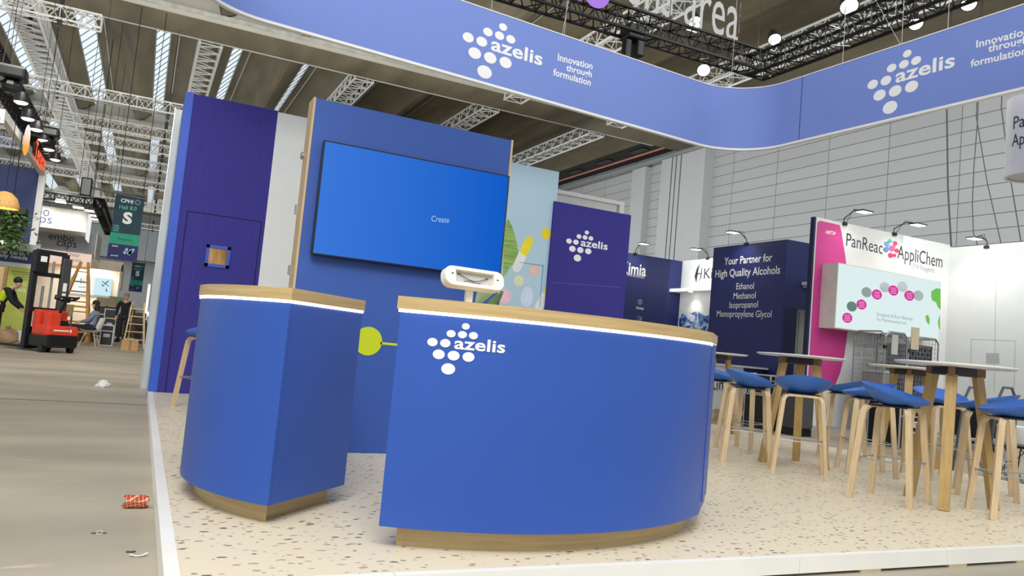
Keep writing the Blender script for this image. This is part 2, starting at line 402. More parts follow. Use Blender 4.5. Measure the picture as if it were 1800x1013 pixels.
for x, lb in ((12.0, 'silver lattice truss above the first banner slogan and under the clear sign'), (16.7, 'silver lattice truss behind the bright lamps at the top right')):
    truss(lb, (x, ys[0], 10.8), (x, ys[1], 10.8), .72, .5, .85, .045, .02, TRW, GY)
GX = 'slim silver trusses crossing the left aisle'
XT = [(28.3, 8.0, 'nearest'), (32.6, 8.0, 'second'), (35.65, 8.0, 'third'), (39.9, 8.0, 'fourth'), (45.95, 8.0, 'fifth'), (55, 8.0, 'sixth'), (66, 7.8, 'seventh')]
for y, z, nm in XT:
    truss('slim silver truss crossing high over the left aisle, %s of the row from the front' % nm, (-9.5, y, z), (1.6, y, z), .36, .36, .5, .028, .014, TRW, GX, (.86,))
truss('slim silver truss in the top left corner above the long skylights', (-7, 24.6, 9.15), (-1.95, 24.6, 9.15), .36, .36, .5, .028, .014, TRW, GX, (.2, .8))
# ================================================================ the blue exhibition stand
def node_terrazzo():
    mt, nt, b = _new('terrazzo_vinyl'); L = nt.links.new
    tc = nt.nodes.new('ShaderNodeTexCoord'); mp = nt.nodes.new('ShaderNodeMapping'); mp.inputs['Scale'].default_value = (19, 34, 1); mp.inputs['Rotation'].default_value = (0, 0, .3)
    nz = nt.nodes.new('ShaderNodeTexNoise'); nz.inputs['Scale'].default_value = 1.4; nz.inputs['Detail'].default_value = 2
    add = nt.nodes.new('ShaderNodeVectorMath'); add.operation = 'MULTIPLY_ADD'; add.inputs[1].default_value = (.7, .7, .7)
    vo = nt.nodes.new('ShaderNodeTexVoronoi'); vo.feature = 'F1'; vo.inputs['Scale'].default_value = 1; vo.inputs['Randomness'].default_value = 1
    L(tc.outputs['Object'], mp.inputs[0]); L(mp.outputs[0], nz.inputs[0]); L(nz.outputs['Color'], add.inputs[0]); L(mp.outputs[0], add.inputs[2]); L(add.outputs[0], vo.inputs['Vector'])
    lt = nt.nodes.new('ShaderNodeMath'); lt.operation = 'LESS_THAN'
    sp = nt.nodes.new('ShaderNodeSeparateColor'); L(vo.outputs['Color'], sp.inputs[0])
    thr = nt.nodes.new('ShaderNodeMapRange'); thr.inputs[1].default_value = .2; thr.inputs[2].default_value = 1; thr.inputs[3].default_value = 0; thr.inputs[4].default_value = .42
    L(sp.outputs[0], thr.inputs[0]); L(vo.outputs['Distance'], lt.inputs[0]); L(thr.outputs[0], lt.inputs[1])
    rp = nt.nodes.new('ShaderNodeValToRGB'); r = rp.color_ramp; r.interpolation = 'CONSTANT'
    r.elements[0].color = (*lin((176, 158, 138)), 1); r.elements[1].position = .3; r.elements[1].color = (*lin((132, 128, 124)), 1)
    e = r.elements.new(.55); e.color = (*lin((186, 150, 122)), 1); e = r.elements.new(.75); e.color = (*lin((108, 100, 94)), 1)
    L(sp.outputs[1], rp.inputs[0])
    mx = nt.nodes.new('ShaderNodeMix'); mx.data_type = 'RGBA'; mx.inputs[6].default_value = (*lin((226, 214, 187)), 1)
    L(lt.outputs[0], mx.inputs[0]); L(rp.outputs[0], mx.inputs[7]); L(mx.outputs[2], b.inputs['Base Color']); b.inputs['Roughness'].default_value = .42
    return mt
t = thing('stand_platform', 'low raised platform with cream speckled vinyl floor and white edge boards', 'platform', (4.4, 7, 0))
PX0, PX1, PY0, PY1, PZ = .2, 8.67, 3.1, 10.87, .1
MB().box(PX0, PX1, PY0, PY1, .03, PZ).build('deck', node_terrazzo(), t)
EDGE = pm('edge_white', (236, 235, 229), .45, var=.02)
for a, b_ in ((3.07, 5.6), (5.603, 8.1), (8.103, 10.87)): MB().box(PX0-.012, PX0+.045, a, b_, .0, PZ+.004).build('edge_board', EDGE, t)
for a, b_ in ((PX0+.045, 1.05), (1.053, 3.28), (3.283, 4.47), (4.473, 5.95), (5.953, PX1+.02)): MB().box(a, b_, PY0-.022, PY0+.02, .016, PZ+.004).build('edge_board', EDGE, t)
MB().box(PX1, PX1+.03, PY0, PY1, .0, PZ+.003).build('edge_board', EDGE, t)
for x in (1.1, 2.2, 3.75, 4.5, 5.15, 6.4, 7.5): MB().box(x, x+.16, PY0-.02, PY0+.25, 0, .016).build('packing_shim', pm('plywood', (196, 182, 140), .7, var=.1), t)

# ---- counters
def arc(A, B, sag, n=28):
    A, B = V(A), V(B); c = (B-A).length; R = (c*c/4+sag*sag)/(2*sag); mid = (A+B)/2
    d = (B-A).normalized(); nrm = V((d.y, -d.x))            # bulges to the right of A->B
    ctr = mid-nrm*(R-sag); out = []
    a0 = math.atan2((A-ctr).y, (A-ctr).x); a1 = math.atan2((B-ctr).y, (B-ctr).x)
    while a1-a0 > math.pi: a1 -= 2*math.pi
    while a1-a0 < -math.pi: a1 += 2*math.pi
    for i in range(n+1):
        a = a0+(a1-a0)*i/n; out.append(V((ctr.x+R*math.cos(a), ctr.y+R*math.sin(a))))
    return out, ctr, R, a0, a1
def inset(pts, d):
    n = len(pts); ar = sum(pts[i].x*pts[(i+1) % n].y-pts[(i+1) % n].x*pts[i].y for i in range(n)); sg = 1 if ar > 0 else -1
    out = []
    for i in range(n):
        p, q, r = pts[i-1], pts[i], pts[(i+1) % n]
        e1 = (q-p).normalized(); e2 = (r-q).normalized(); n1 = V((-e1.y, e1.x))*sg; n2 = V((-e2.y, e2.x))*sg
        k = (n1+n2); k = k/max(.3, (1+n1.dot(n2))); out.append(q+k*d)
    return out
def counter(label, A, B, sag, side, loc):
    t = thing('reception_counter', label, 'counter', loc)
    cv, ctr, R, a0, a1 = arc(A, B, sag)
    out = cv+[cv[-1]+V(side), cv[0]+V(side)]
    MB().prism(inset(out, .085), PZ, .205).build('plinth', OAK, t)
    MB().prism(inset(out, .02), .2, 1.2).build('body', BLUE, t)
    inn = [ctr+(p-ctr)*((R-.022)/R) for p in cv]
    MB().prism(cv+inn[::-1], .2, 1.188).build('front_panel', BLUE, t, True, 30)
    for i, (p, s) in enumerate(((cv[0], 1), (cv[-1], -1))):
        d = V(side).normalized(); nn = V((d.y, -d.x))*.02; nn = nn if (nn.dot(p-out[len(out)//2]) > 0) else -nn
        q = p+V(side); p = p+d*.024
        MB().prism([p, q, q-nn, p-nn], .2, 1.188).build('side_panel', BLUE, t)
    led = inset(out, -.006); ledi = inset(out, .012)
    b = MB(); k = len(cv)+1
    for i in list(range(len(cv)-1))+[len(cv)-1, len(out)-1]:
        j = (i+1) % len(out); b.prism([led[i], led[j], ledi[j], ledi[i]], 1.188, 1.203)
    b.build('light_strip', LEDS, t)
    MB().prism(inset(out, -.012), 1.202, 1.262).build('top', OAK, t)
    return t, ctr, R, a0, a1
c2, ctr, R, a0, a1 = counter('wide curved blue reception counter with oak top and white dotted logo on its front', (1.089, 3.494), (3.039, 3.625), .283, (.345, .36), (2.1, 3.6, PZ))
MB().prism([V((3.372, 3.985)), V((3.384, 3.973)), V((3.15, 3.73)), V((3.14, 3.74))], .25, 1.2).build('rear_panel', BLUE, c2)
def fc2(u, v, h=0):
    a = a0+(a1-a0)*u; return V((ctr.x+(R+h)*math.cos(a), ctr.y+(R+h)*math.sin(a), v))
def c2uv(x, y):                                # photo point on the curved front
    d = ray(x, y); A = d.x*d.x+d.y*d.y; o = V((-ctr.x, -ctr.y)); Bq = d.x*o.x+d.y*o.y; Cq = o.length_squared-R*R
    q = EYE+d*((-Bq-math.sqrt(Bq*Bq-A*Cq))/A); a = math.atan2(q.y-ctr.y, q.x-ctr.x)
    if a > 0: a -= 2*math.pi
    return (a-a0)/(a1-a0), q.z
ua, _ = c2uv(751, 602); ub, _ = c2uv(888, 612); _, vt = c2uv(815, 568); _, vb = c2uv(792, 659)
logo(c2, fc2, ua, vb, ub-ua, vt-vb)
c1, *_ = counter('narrower blue reception counter left of the wide one with bare front', (.62, 5.55), (.654, 3.913), .34, (.5, .525), (.75, 4.7, PZ))

# ---- kiosk head on the wide counter
kp = ony(828, 500, 3.78)
t = thing('tablet_stand', 'white tablet stand with an empty oblong housing standing on the wide counter', 'tablet stand', (kp.x, 3.80, 1.262))
kx, ky, kz = kp.x, 3.78, ony(828, 490, 3.74).z
def rrect(w_, h_, r, n=6):
    pts = []
    for cx, cy, a in ((w_/2-r, h_/2-r, 0), (-w_/2+r, h_/2-r, 90), (-w_/2+r, -h_/2+r, 180), (w_/2-r, -h_/2+r, 270)):
        for i in range(n+1): q = math.radians(a+90*i/n); pts.append((cx+r*math.cos(q), cy+r*math.sin(q)))
    return pts
TM = Matrix.Translation((kx, ky-.03, kz)) @ Matrix.Rotation(math.radians(6), 4, 'Z') @ Matrix.Rotation(math.radians(-16), 4, 'X')
outer = rrect(.352, .108, .045); hole = [(-.115, -.033), (.115, -.033), (.115, .034), (-.115, .034)]
bm = bmesh.new(); N = len(outer)
def ring(pts, y): return [bm.verts.new((p[0], y, p[1])) for p in pts]
ro_ = ring(outer, -.012); r1 = ring([(p[0]*.985, p[1]*.95) for p in outer], -.02); r2 = ring(outer, .035); hr = ring(hole, -.02); hb = ring(hole, .012)
for i in range(N):
    j = (i+1) % N; bm.faces.new((ro_[i], ro_[j], r2[j], r2[i])); bm.faces.new((ro_[i], r1[i], r1[j], ro_[j]))
bm.faces.new(r2)
seg = N//4
hh = [hr[2], hr[3], hr[0], hr[1]]
for c in range(4):
    for i in range(c*seg, c*seg+seg-1): bm.faces.new((r1[i], r1[i+1], hh[c]))
    i = c*seg+seg-1; j = (i+1) % N; bm.faces.new((r1[i], r1[j], hh[(c+1) % 4], hh[c]))
for c in range(4): bm.faces.new((hr[c], hr[(c+1) % 4], hb[(c+1) % 4], hb[c]))
bm.verts.index_update(); b = MB(); b.M = TM; b.add([q.co[:] for q in bm.verts], [[q.index for q in f.verts] for f in bm.faces]); bm.free()
hs = b.build('housing', CREAM, t)
b = MB(); b.M = TM; b.box(-.117, .117, .008, .012, -.035, .036); b.build('back_plate', GREYP, t)
b = MB(); b.M = TM
b.tube([(-.085, 0, .018), (-.03, -.002, -.008), (0, -.004, -.014), (.035, -.002, -.008), (.085, 0, .012)], .0022, 5)
b.tube([(-.06, 0, -.02), (-.03, -.004, -.014), (.0, 0, -.018), (.04, 0, -.022)], .002, 5)
for x, z in ((-.085, .02), (.085, .014), (-.135, .01), (.135, .004)): b.box(x-.007, x+.007, -.0215 if abs(x) > .11 else .004, -.0205 if abs(x) > .11 else .008, z-.003, z+.003)
b.build('cable', DGREY, t)
MB().box(kx-.019, kx+.019, 3.785, 3.81, 1.262, kz).build('post', CREAM, t)
MB().bbox(kx-.06, kx+.06, 3.72, 3.86, 1.262, 1.27, .003).build('foot_plate', CREAM, t)

# ---- media wall and television
MY = 6.26
t = thing('media_wall', 'tall blue panel wall with oak sides carrying the television', 'display wall', (1.95, 6.4, PZ))
MB().box(1.068, 2.822, MY, MY+.19, PZ, 2.925).build('front_panel', BLUE2, t)
MB().box(1.05, 1.068, MY-.004, MY+.2, PZ, 2.93).build('oak_side', OAKV, t)
MB().box(2.822, 2.842, MY-.004, MY+.2, PZ, 2.93).build('oak_side', OAKV, t)
fm = Face((0, MY, 0), (1, 0), (0, -1))
b = MB(); u, v = fm.uv(648, 600); b.disc(fm, u-.005, v, .118, .118, .003, 40)
b.add([tuple(fm(u+.1, v+.012-.01, .003)), tuple(fm(u+.35, v+.012-.012, .003)), tuple(fm(u+.35, v-.02, .003)), tuple(fm(u+.1, v-.02+.002, .003))], [(0, 1, 2, 3)])
b.build('lime_graphic', LIME, t)
b = MB()
for z in (2.03, 1.53): b.box(1.03, 1.05, MY+.17, MY+.2, z-.04, z+.04)
b.build('hinge', STEEL, t)
b = MB(); b.tube([(1.03, MY+.19, 2.48), (1.05, MY+.19, 2.48)], .03, 14); b.build('lock', STEEL, t)
t = thing('television', 'large flat television with a glowing blue picture reading Create', 'television', (1.97, 6.2, 1.65))
tx0, tx1, tz0, tz1 = 1.15, 2.797, 1.655, 2.578
MB().bbox(tx0, tx1, 6.165, 6.225, tz0, tz1, .004).build('casing', BLACKP, t)
MB().box(1.6, 2.35, 6.225, 6.255, 1.9, 2.35).build('wall_bracket', BLACK, t)
sc = MB().box(tx0+.012, tx1-.012, 6.1635, 6.165, tz0+.014, tz1-.012).build('screen', em('screen_blue', (62, 124, 224), .92, (18, 96, 206), 0, (-.8, .8)), t)
fs = Face((0, 6.163, 0), (1, 0), (0, -1))
b = MB(); fs.text(b, 'Create', 758, 389, 789, 392, 10, 0, .0005); b.build('lettering', em('screen_text', (176, 205, 250), .95), sc)

# ---- back wall of the stand: booth, white panel, picture wall, low logo wall
BY = 10.8
t = thing('storage_booth', 'tall purple fabric booth with a flush door at the back left of the stand', 'booth', (.78, 11.5, PZ))
fb = Face((0, BY, 0), (1, 0), (0, -1))
MB().box(.29, 1.36, BY, BY+.04, PZ, 3.98).build('front_panel', PURP, t); MB().box(.2, .29, BY-.004, BY+.04, PZ, 3.985).build('corner_strip', pm('blue_side', (48, 88, 196), .5), t)
MB().box(.19, .2, BY-.005, BY+.46, PZ-.09, 3.985).build('side_panel', pm('blue_side', (48, 88, 196), .5), t)
MB().box(.19, .2, BY+.46, 12.3, PZ-.09, 3.9).build('side_panel', pm('pale_blue_side', (172, 196, 214), .5, var=.25, scale=(2, 2, 2)), t)
MB().box(.2, 1.36, BY+.04, 12.3, PZ, 3.9).build('core', OFFW, t)
b = MB()
d0, d1, dz = .385, 1.31, 2.44
for a in ((d0-.006, d0+.006, PZ, dz), (d1-.006, d1+.006, PZ, dz), (d0, d1, dz-.006, dz+.006)): b.box(a[0], a[1], BY-.002, BY+.002, a[2], a[3])
b.build('door_gap', pm('gap', (26, 22, 70), .9), t)
dr = MB().box(d0+.01, d1-.01, BY-.004, BY, PZ+.01, dz-.01).build('door', PURP, t)
b = MB(); x0, x1, z0, z1 = .665, .965, 1.76, 2.045
for a in ((x0, x1, z0, z0+.04), (x0, x1, z1-.04, z1), (x0, x0+.04, z0, z1), (x1-.04, x1, z0, z1)): b.box(a[0], a[1], BY-.018, BY, a[2], a[3])
b.build('window_rim', pm('rim_blue', (52, 84, 178), .5), dr)
MB().box(x0+.04, x1-.04, BY-.008, BY-.004, z0+.04, z1-.04).build('window_pane', pm('warm_reflecting_glass', (196, 150, 92), .1, .3, var=.5, scale=(9, 1, 2)), dr)
t = thing('partition_wall', 'narrow pale grey wall end just behind the left edge of the purple booth', 'partition', (.12, 12.4, 0))
MB().box(.11, .3, 12.36, 12.46, 0, 4.12).build('panel', pm('pale_wall_end', (206, 212, 216), .4, var=.15, scale=(2, 2, 1)), t); MB().box(.10, .113, 12.35, 12.47, 0, 4.14).build('edge_profile', ALU, t)
t = thing('partition_wall', 'plain white partition between the purple booth and the television wall', 'partition', (2.5, BY, PZ))
MB().box(1.36, 3.9, BY, BY+.08, PZ, 3.965).build('panel', OFFW, t)
b = MB(); b.tube([(1.8, BY-.02, 3.3), (1.8, BY, 3.3)], .03, 12); b.build('cap', STEEL, t)
t = thing('picture_wall', 'tall pale blue wall printed with pills and a palm leaf right of the television', 'picture wall', (4.9, BY, PZ))
MB().box(3.9, 5.76, BY, BY+.08, PZ, 3.93).build('panel', pm('pale_blue_print', (178, 206, 222), .55, var=.06, scale=(.5, .5, .5)), t)
b = MB(); leafpx = [(884, 486), (886, 400), (893, 384), (901, 400), (908, 425), (912, 452), (905, 464), (896, 470), (890, 482)]
fb.poly(b, leafpx, .002); lf = b.build('leaf_print', pm('leaf_green_print', (140, 176, 92), .6, var=.35, scale=(3, 3, 26)), t)
def pill(px, py, L, W, ang, c1_, c2_, nm):
    u, v = fb.uv(px, py); ca, sa = math.cos(ang), math.sin(ang); n = 12
    def half(s):
        pts = [(0, -W/2), (0, W/2)] if s > 0 else [(0, W/2), (0, -W/2)]
        return [(0, -W/2*s)]+[(s*(L/2-W/2)+s*W/2*math.cos(a), s*W/2*math.sin(a)) for a in [-math.pi/2+math.pi*i/n for i in range(n+1)]]+[(0, W/2*s)]
    for s, c in ((1, c1_), (-1, c2_)):
        b = MB(); q = [tuple(fb(u+ca*x-sa*y, v+sa*x+ca*y, .003)) for x, y in half(s)]; b.add(q, [tuple(range(len(q)))]); b.build('pill_print', pm('print_%d_%d_%d' % c, c, .6), t)
YEL, PW, PP, PO, PC = (236, 220, 40), (226, 232, 232), (236, 196, 212), (236, 190, 176), (222, 224, 190)
pill(919, 447, .62, .15, 1.2, YEL, PW, 'a'); pill(960, 518, .62, .15, 1.1, YEL, PW, 'b')
for x, y, r, c, e in ((960, 411, 8, (240, 214, 20), 1.1), (939, 476, 8, PO, 1), (912, 494, 9, PC, 1), (887, 521, 12, PP, 1), (926, 522, 11, (206, 220, 240), 1.5)):
    b = MB(); u, v = fb.uv(x, y); u1, _ = fb.uv(x+r, y); b.disc(fb, u, v, u1-u, (u1-u)*e, .003, 24); b.build('tablet_print', pm('print_%d_%d_%d' % c, c, .6), t)
b = MB(); fb.poly(b, [(913, 461), (955, 466.5), (955, 467.5), (913, 462)], .004); fb.poly(b, [(954, 466), (955.2, 466), (949, 540), (948, 540)], .004); b.build('door_gap', pm('gap_blue', (110, 140, 160), .8), t)
t = thing('logo_wall', 'low purple fabric wall with white dotted logo behind the wide counter', 'partition', (6.4, BY, PZ))
MB().box(5.7, 7.16, BY-.05, BY+.03, PZ, 3.44).build('panel', PURP, t)
fl = Face((0, BY-.05, 0), (1, 0), (0, -1))
ua, _ = fl.uv(995, 426); ub, _ = fl.uv(1068, 437); _, vt = fl.uv(1029, 405); _, vb = fl.uv(1016, 460)
logo(t, fl, ua, vb, ub-ua, vt-vb)
b = MB(); fl.poly(b, [(968, 496), (1092, 505), (1092, 506), (968, 497)], .002); b.build('seam', pm('seam_purple', (90, 84, 170), .8), t)
t = thing('light_box', 'white framed box wall rising behind the purple logo wall', 'partition', (7.2, 12.3, 0))
MB().box(5.6, 7.98, 12.3, 12.5, 0, 3.98).build('panel', pm('ivory', (214, 213, 208), .6), t)
b = MB(); b.box(7.9, 8.0, 12.27, 12.3, 0, 4.0); b.box(5.6, 7.9, 12.27, 12.3, 3.93, 4.0); b.build('frame', WHITE, t)
MB().box(7.86, 7.87, 12.29, 12.3, 0, 3.93).build('groove', GREY_INK, t)

# ---- hanging ring banner
def roundpoly(cs, r, n=12):
    out = []; k = len(cs)
    for i in range(k):
        p, q, s = V(cs[i-1]), V(cs[i]), V(cs[(i+1) % k]); d1 = (p-q).normalized(); d2 = (s-q).normalized()
        ang = d1.angle(d2); tl = r/math.tan(ang/2); A, B = q+d1*tl, q+d2*tl; c = q+(d1+d2).normalized()*(r/math.sin(ang/2))
        a0_ = math.atan2(A.y-c.y, A.x-c.x); a1_ = math.atan2(B.y-c.y, B.x-c.x)
        while a1_-a0_ > math.pi: a1_ -= 2*math.pi
        while a1_-a0_ < -math.pi: a1_ += 2*math.pi
        for j in range(n+1): a = a0_+(a1_-a0_)*j/n; out.append(V((c.x+r*math.cos(a), c.y+r*math.sin(a))))
    return out
t = thing('ring_banner', 'big hanging ring banner of blue fabric with white logos and slogans', 'banner', (4.4, 6.2, 4.5))
PB = [(.05, 9.03), (8.49, 9.76), (8.83, 3.2), (.05, 3.2)]
rp_ = roundpoly(PB, .9); ri = inset(rp_, .05)
b = MB(); k = len(rp_)
for i in range(k): j = (i+1) % k; b.add([(*rp_[i], 4.52), (*rp_[j], 4.52), (*rp_[j], 5.5), (*rp_[i], 5.5), (*ri[i], 4.52), (*ri[j], 4.52), (*ri[j], 5.5), (*ri[i], 5.5)], [(0, 1, 2, 3), (4, 7, 6, 5), (0, 4, 5, 1), (3, 2, 6, 7)])
b.build('fabric', BANN, t, True, 35)
r2_ = inset(rp_, .056); r3 = inset(rp_, -.006)
for nm, z0, z1 in (('bottom_rail', 4.49, 4.522), ('top_rail', 5.497, 5.51)):
    b = MB()
    for i in range(k): j = (i+1) % k; b.prism([r3[i], r3[j], r2_[j], r2_[i]], z0, z1)
    b.build(nm, WHITE, t)
d1 = (V(PB[1])-V(PB[0])).normalized(); n1 = V((d1.y, -d1.x)); f1 = Face(V(PB[0])+n1*.05, d1, n1)
d2 = (V(PB[2])-V(PB[1])).normalized(); n2 = V((d2.y, -d2.x)); f2 = Face(V(PB[1])+n2*.05, d2, n2)
for ff, L_, R_, T_, B_ in ((f1, (813, 65), (954, 100), (881, 40), (855, 139)), (f2, (1525, 152), (1679, 103), (1592, 89), (1568, 199))):
    ua, _ = ff.uv(*L_); ub, _ = ff.uv(*R_); _, vt = ff.uv(*T_); _, vb = ff.uv(*B_)
    logo(t, ff, ua, vb, ub-ua, vt-vb)
b = MB(); f1.text(b, 'Innovation', 980, 106, 1041, 122, 12, .02); f1.text(b, 'through', 995, 124, 1040, 136, 11, .02); f1.text(b, 'formulation', 972, 132, 1038, 151, 12, .02); b.build('slogan', LOGOW, t)
b = MB(); f2.text(b, 'Innovation', 1716, 84, 1810, 60, 13, .02); f2.text(b, 'through', 1737, 92, 1807, 75, 13, .02); f2.text(b, 'formulation', 1706, 118, 1805, 95, 13, .02); b.build('slogan', LOGOW, t)
b = MB(); u, _ = f2.uv(1407, 190); b.box(*(0,)*6) if False else None
q0, q1 = f2(u, 4.53, .001), f2(u+.012, 4.53, .001); b.add([tuple(q0), tuple(q1), (q1.x, q1.y, 5.49), (q0.x, q0.y, 5.49)], [(0, 1, 2, 3)]); b.build('seam', NAVY, t)
b = MB()
for ff, px in ((f1, (857, 990, 1290)), (f2, (1480, 1582, 1662))):
    for x in px:
        u, _ = ff.uv(x, 100); p = ff(u, 5.5, -.02); b.tube([p, (p.x, p.y, 12.0)], .004, 4, cap=False)
u, _ = f2.uv(1582, 75); p = f2(u, 5.5, -.02); b.tube([p, (p.x+.1, p.y+.5, 6.3)], .004, 4); u, _ = f1.uv(990, 55); p = f1(u, 5.5, -.02); b.tube([p, (p.x+.12, p.y, 6.6)], .004, 4)
b.build('suspension_wire', GREYP, t)

# ---- stools and bar tables
def shell_mesh(back):
    """low round shell, rim raised on the +y side"""
    n, mrad = 28, 7
    def pt(i, j, off):
        a = 2*math.pi*i/n; r = j/mrad; bk = max(0, math.sin(a)); fr = max(0, -math.sin(a))
        x = .265*r*math.cos(a); y = .25*r*math.sin(a)-.02*r*fr
        z = .785+(.105+back*math.sin(a))*r**2.5
        z += -.018 if off else 0
        return (x*(1-.03*off), y*(1-.02*off), z)
    vs = [pt(0, 0, 0)]; fs = []
    for j in range(1, mrad+1): vs += [pt(i, j, 0) for i in range(n)]
    o = len(vs); vs += [pt(0, 0, 1)]
    for j in range(1, mrad+1): vs += [pt(i, j, 1) for i in range(n)]
    for i in range(n):
        k = (i+1) % n; fs.append((0, 1+i, 1+k)); fs.append((o, o+1+k, o+1+i))
        for j in range(mrad-1):
            a, b_ = 1+j*n, 1+(j+1)*n; fs.append((a+i, b_+i, b_+k, a+k)); fs.append((o+a+i, o+a+k, o+b_+k, o+b_+i))
        a = 1+(mrad-1)*n; fs.append((a+i, o+a+i, o+a+k, a+k))
    return vs, fs
def make_stool(label, loc, rz, group):
    t = thing('bar_stool', label, 'stool', loc, rz, group)
    Mt = MW[t.name]
    def mb(): b = MB(); b.M = Mt; return b
    b = mb(); b.add(*shell_mesh(.065)); b.build('seat', SEATB, t, True, 60)
    for sx in (-1, 1):
        for sy in (-1, 1):
            path = [(sx*.235, sy*.23, 0), (sx*.18, sy*.18, .64), (sx*.174, sy*.174, .71), (sx*.16, sy*.162, .742), (sx*.13, sy*.152, .756), (0, sy*.145, .758)]
            b = mb(); b.strap(path, (0, 1, 0), .046, [.03, .036, .034, .03, .024, .02]); b.build('leg', ASH, t)
    b = mb(); k = .207
    z = .33
    for p, q in (((-k, -k), (k, -k)), ((k, -k), (k, k)), ((k, k), (-k, k)), ((-k, k), (-k, -k))): b.tube([(p[0], p[1], z), (q[0], q[1], z)], .006, 6)
    b.build('footrest', STEEL, t)
    b = mb(); b.box(-.15, .15, -.15, .15, .762, .776); b.build('seat_plate', BLACKP, t)
    return t
SG = 'blue bar stools around the high tables'
def PT(x, y): return (x, y, PZ)
stool = make_stool('blue bar stool with oak legs nearest the front, left of the nearest high table', PT(5.66, 4.42), .35, SG)
for (x, y, a, lb) in ((5.83, 5.56, math.pi-.75, 'blue bar stool in front of the middle high table, its back turned'),
                      (5.8, 6.25, .9, 'blue bar stool left of the middle high table, close beside the wide counter'),
                      (6.6, 7.15, .3, 'blue bar stool mostly hidden between two others left of the middle high table'),
                      (7.1, 8.25, .5, 'blue bar stool half hidden behind the right end of the wide counter'),
                      (6.95, 5.72, -2.2, 'blue bar stool right of the middle high table, below the pink wall'),
                      (7.95, 6.9, -2.6, 'blue bar stool behind, between the middle and rear high tables'),
                      (7.75, 5.5, -.3, 'blue bar stool in front of the rear high table, half hidden by the nearest stool'),
                      (7.2, 4.62, -2.5, 'blue bar stool behind the nearest high table at the right'),
                      (6.27, 3.80, -2.2, 'blue bar stool at the far right front, cut by the edge of the view'),
                      (7.0, 9.0, 2.4, 'blue bar stool at the farthest high table behind the wide counter'),
                      (.72, 9.05, -1.2, 'lone blue bar stool peeking out from behind the left counter')):
    dup(stool, PT(x, y), a, lb, SG if x > 1 else None)
def make_table(label, loc, rz, group):
    t = thing('bar_table', label, 'table', loc, rz, group); Mt = MW[t.name]
    def mb(): b = MB(); b.M = Mt; return b
    b = mb(); b.lathe([(0, 1.135), (.42, 1.138), (.452, 1.15), (.455, 1.158), (.452, 1.162), (0, 1.162)], n=48); b.build('tabletop', pm('table_white', (236, 234, 228), .35, var=.01), t, True, 30)
    b = mb()
    for i in range(3):
        a = math.radians(90+120*i); b.strap([(0, 0, 1.1), (.24*math.cos(a), .24*math.sin(a), 1.1)], (0, 0, 1), .07, .05)
    b.build('support_arm', pm('stained_oak', (120, 92, 62), .5, var=.15), t)
    b = mb(); b.cbox((0, 0, 1.1), (.26, .22, .055)); b.build('fold_mechanism', BLACK, t)
    for i in range(3):
        a = math.radians(90+120*i); c, s = math.cos(a), math.sin(a)
        b = mb(); b.strap([(.36*c, .36*s, 0), (.19*c, .19*s, 1.07)], (-s, c, 0), .08, .058); b.build('leg', ASHY, t)
    return t
TG = 'white round high tables'
tab = make_table('white round high table nearest the front at the right', PT(6.14, 4.24), 0, TG)
for x, y, a, lb in ((6.44, 6.2, math.radians(-49), 'white round high table in the middle, in front of the navy wall and pink wall'), (8.25, 6.25, .1, 'white round high table behind, in front of the wire cages'), (7.62, 8.95, .2, 'white round high table farthest back, half hidden by the wide counter')):
    dup(tab, PT(x, y), a, lb, TG)

# ---- plant between counter and screen wall
t = thing('potted_plant', 'leafy green plant in a white pot behind the tablet stand', 'plant', (2.62, 5.95, PZ))
MB().lathe([(0, 0), (.12, 0), (.16, .34), (.14, .34), (.13, .3), (0, .3)], (2.62, 5.95, PZ), 24).build('pot', WHITE, t, True)
LG = pm('leaf_green', (92, 124, 66), .5, var=.3, scale=(8, 8, 8)); 
def leaf(base_, tip, wd, nm, mt):
    A, B = V(base_), V(tip); d = B-A; side = d.cross(V((0, .9, .3))).normalized(); b = MB(); n = 8; vs = []
    for i in range(n+1):
        f = i/n; w_ = wd*math.sin(math.pi*min(1, f*.94+.03))**.8; c = A+d*f+V((0, 0, .06*math.sin(math.pi*f)))
        vs += [tuple(c-side*w_), tuple(c+V((0, -.012, .0))), tuple(c+side*w_)]
    fs = []
    for i in range(n): fs += [(3*i, 3*i+1, 3*i+4, 3*i+3), (3*i+1, 3*i+2, 3*i+5, 3*i+4)]
    vs += [(p[0], p[1]+.004, p[2]-.003) for p in vs]; m_ = 3*(n+1); fs += [tuple(i+m_ for i in q)[::-1] for q in fs[:]]
    b.add(vs, fs); b.build(nm, mt, t, True)
pa, pb = ony(838, 534, 5.9), ony(884, 512, 5.9)
leaf((2.45, 5.92, .98), tuple(pb), .055, 'leaf', LG)
leaf(tuple(ony(836, 536, 6.0)), tuple(ony(868, 508, 6.05)), .08, 'leaf', pm('leaf_pale', (150, 168, 120), .55, var=.25, scale=(8, 8, 8)))
for tp, wd in (((2.35, 5.8, 1.05), .05), ((2.9, 5.85, .95), .05), ((2.75, 6.1, 1.1), .05), ((2.5, 6.05, .8), .05)): leaf((2.62, 5.95, .55), tp, wd, 'leaf', LG)
b = MB()
for q in ((2.45, 5.92, .98), (2.62, 5.95, .6), tuple(ony(836, 536, 6.0))): b.tube([(2.62, 5.95, PZ+.28), (2.6, 5.94, .5), q], .008, 5)
b.tube([(2.62, 5.95, .5), tuple(ony(877, 530, 5.9)), tuple(ony(881, 512, 5.9))], .007, 5)
b.build('stem', pm('stem', (74, 92, 50), .6), t)
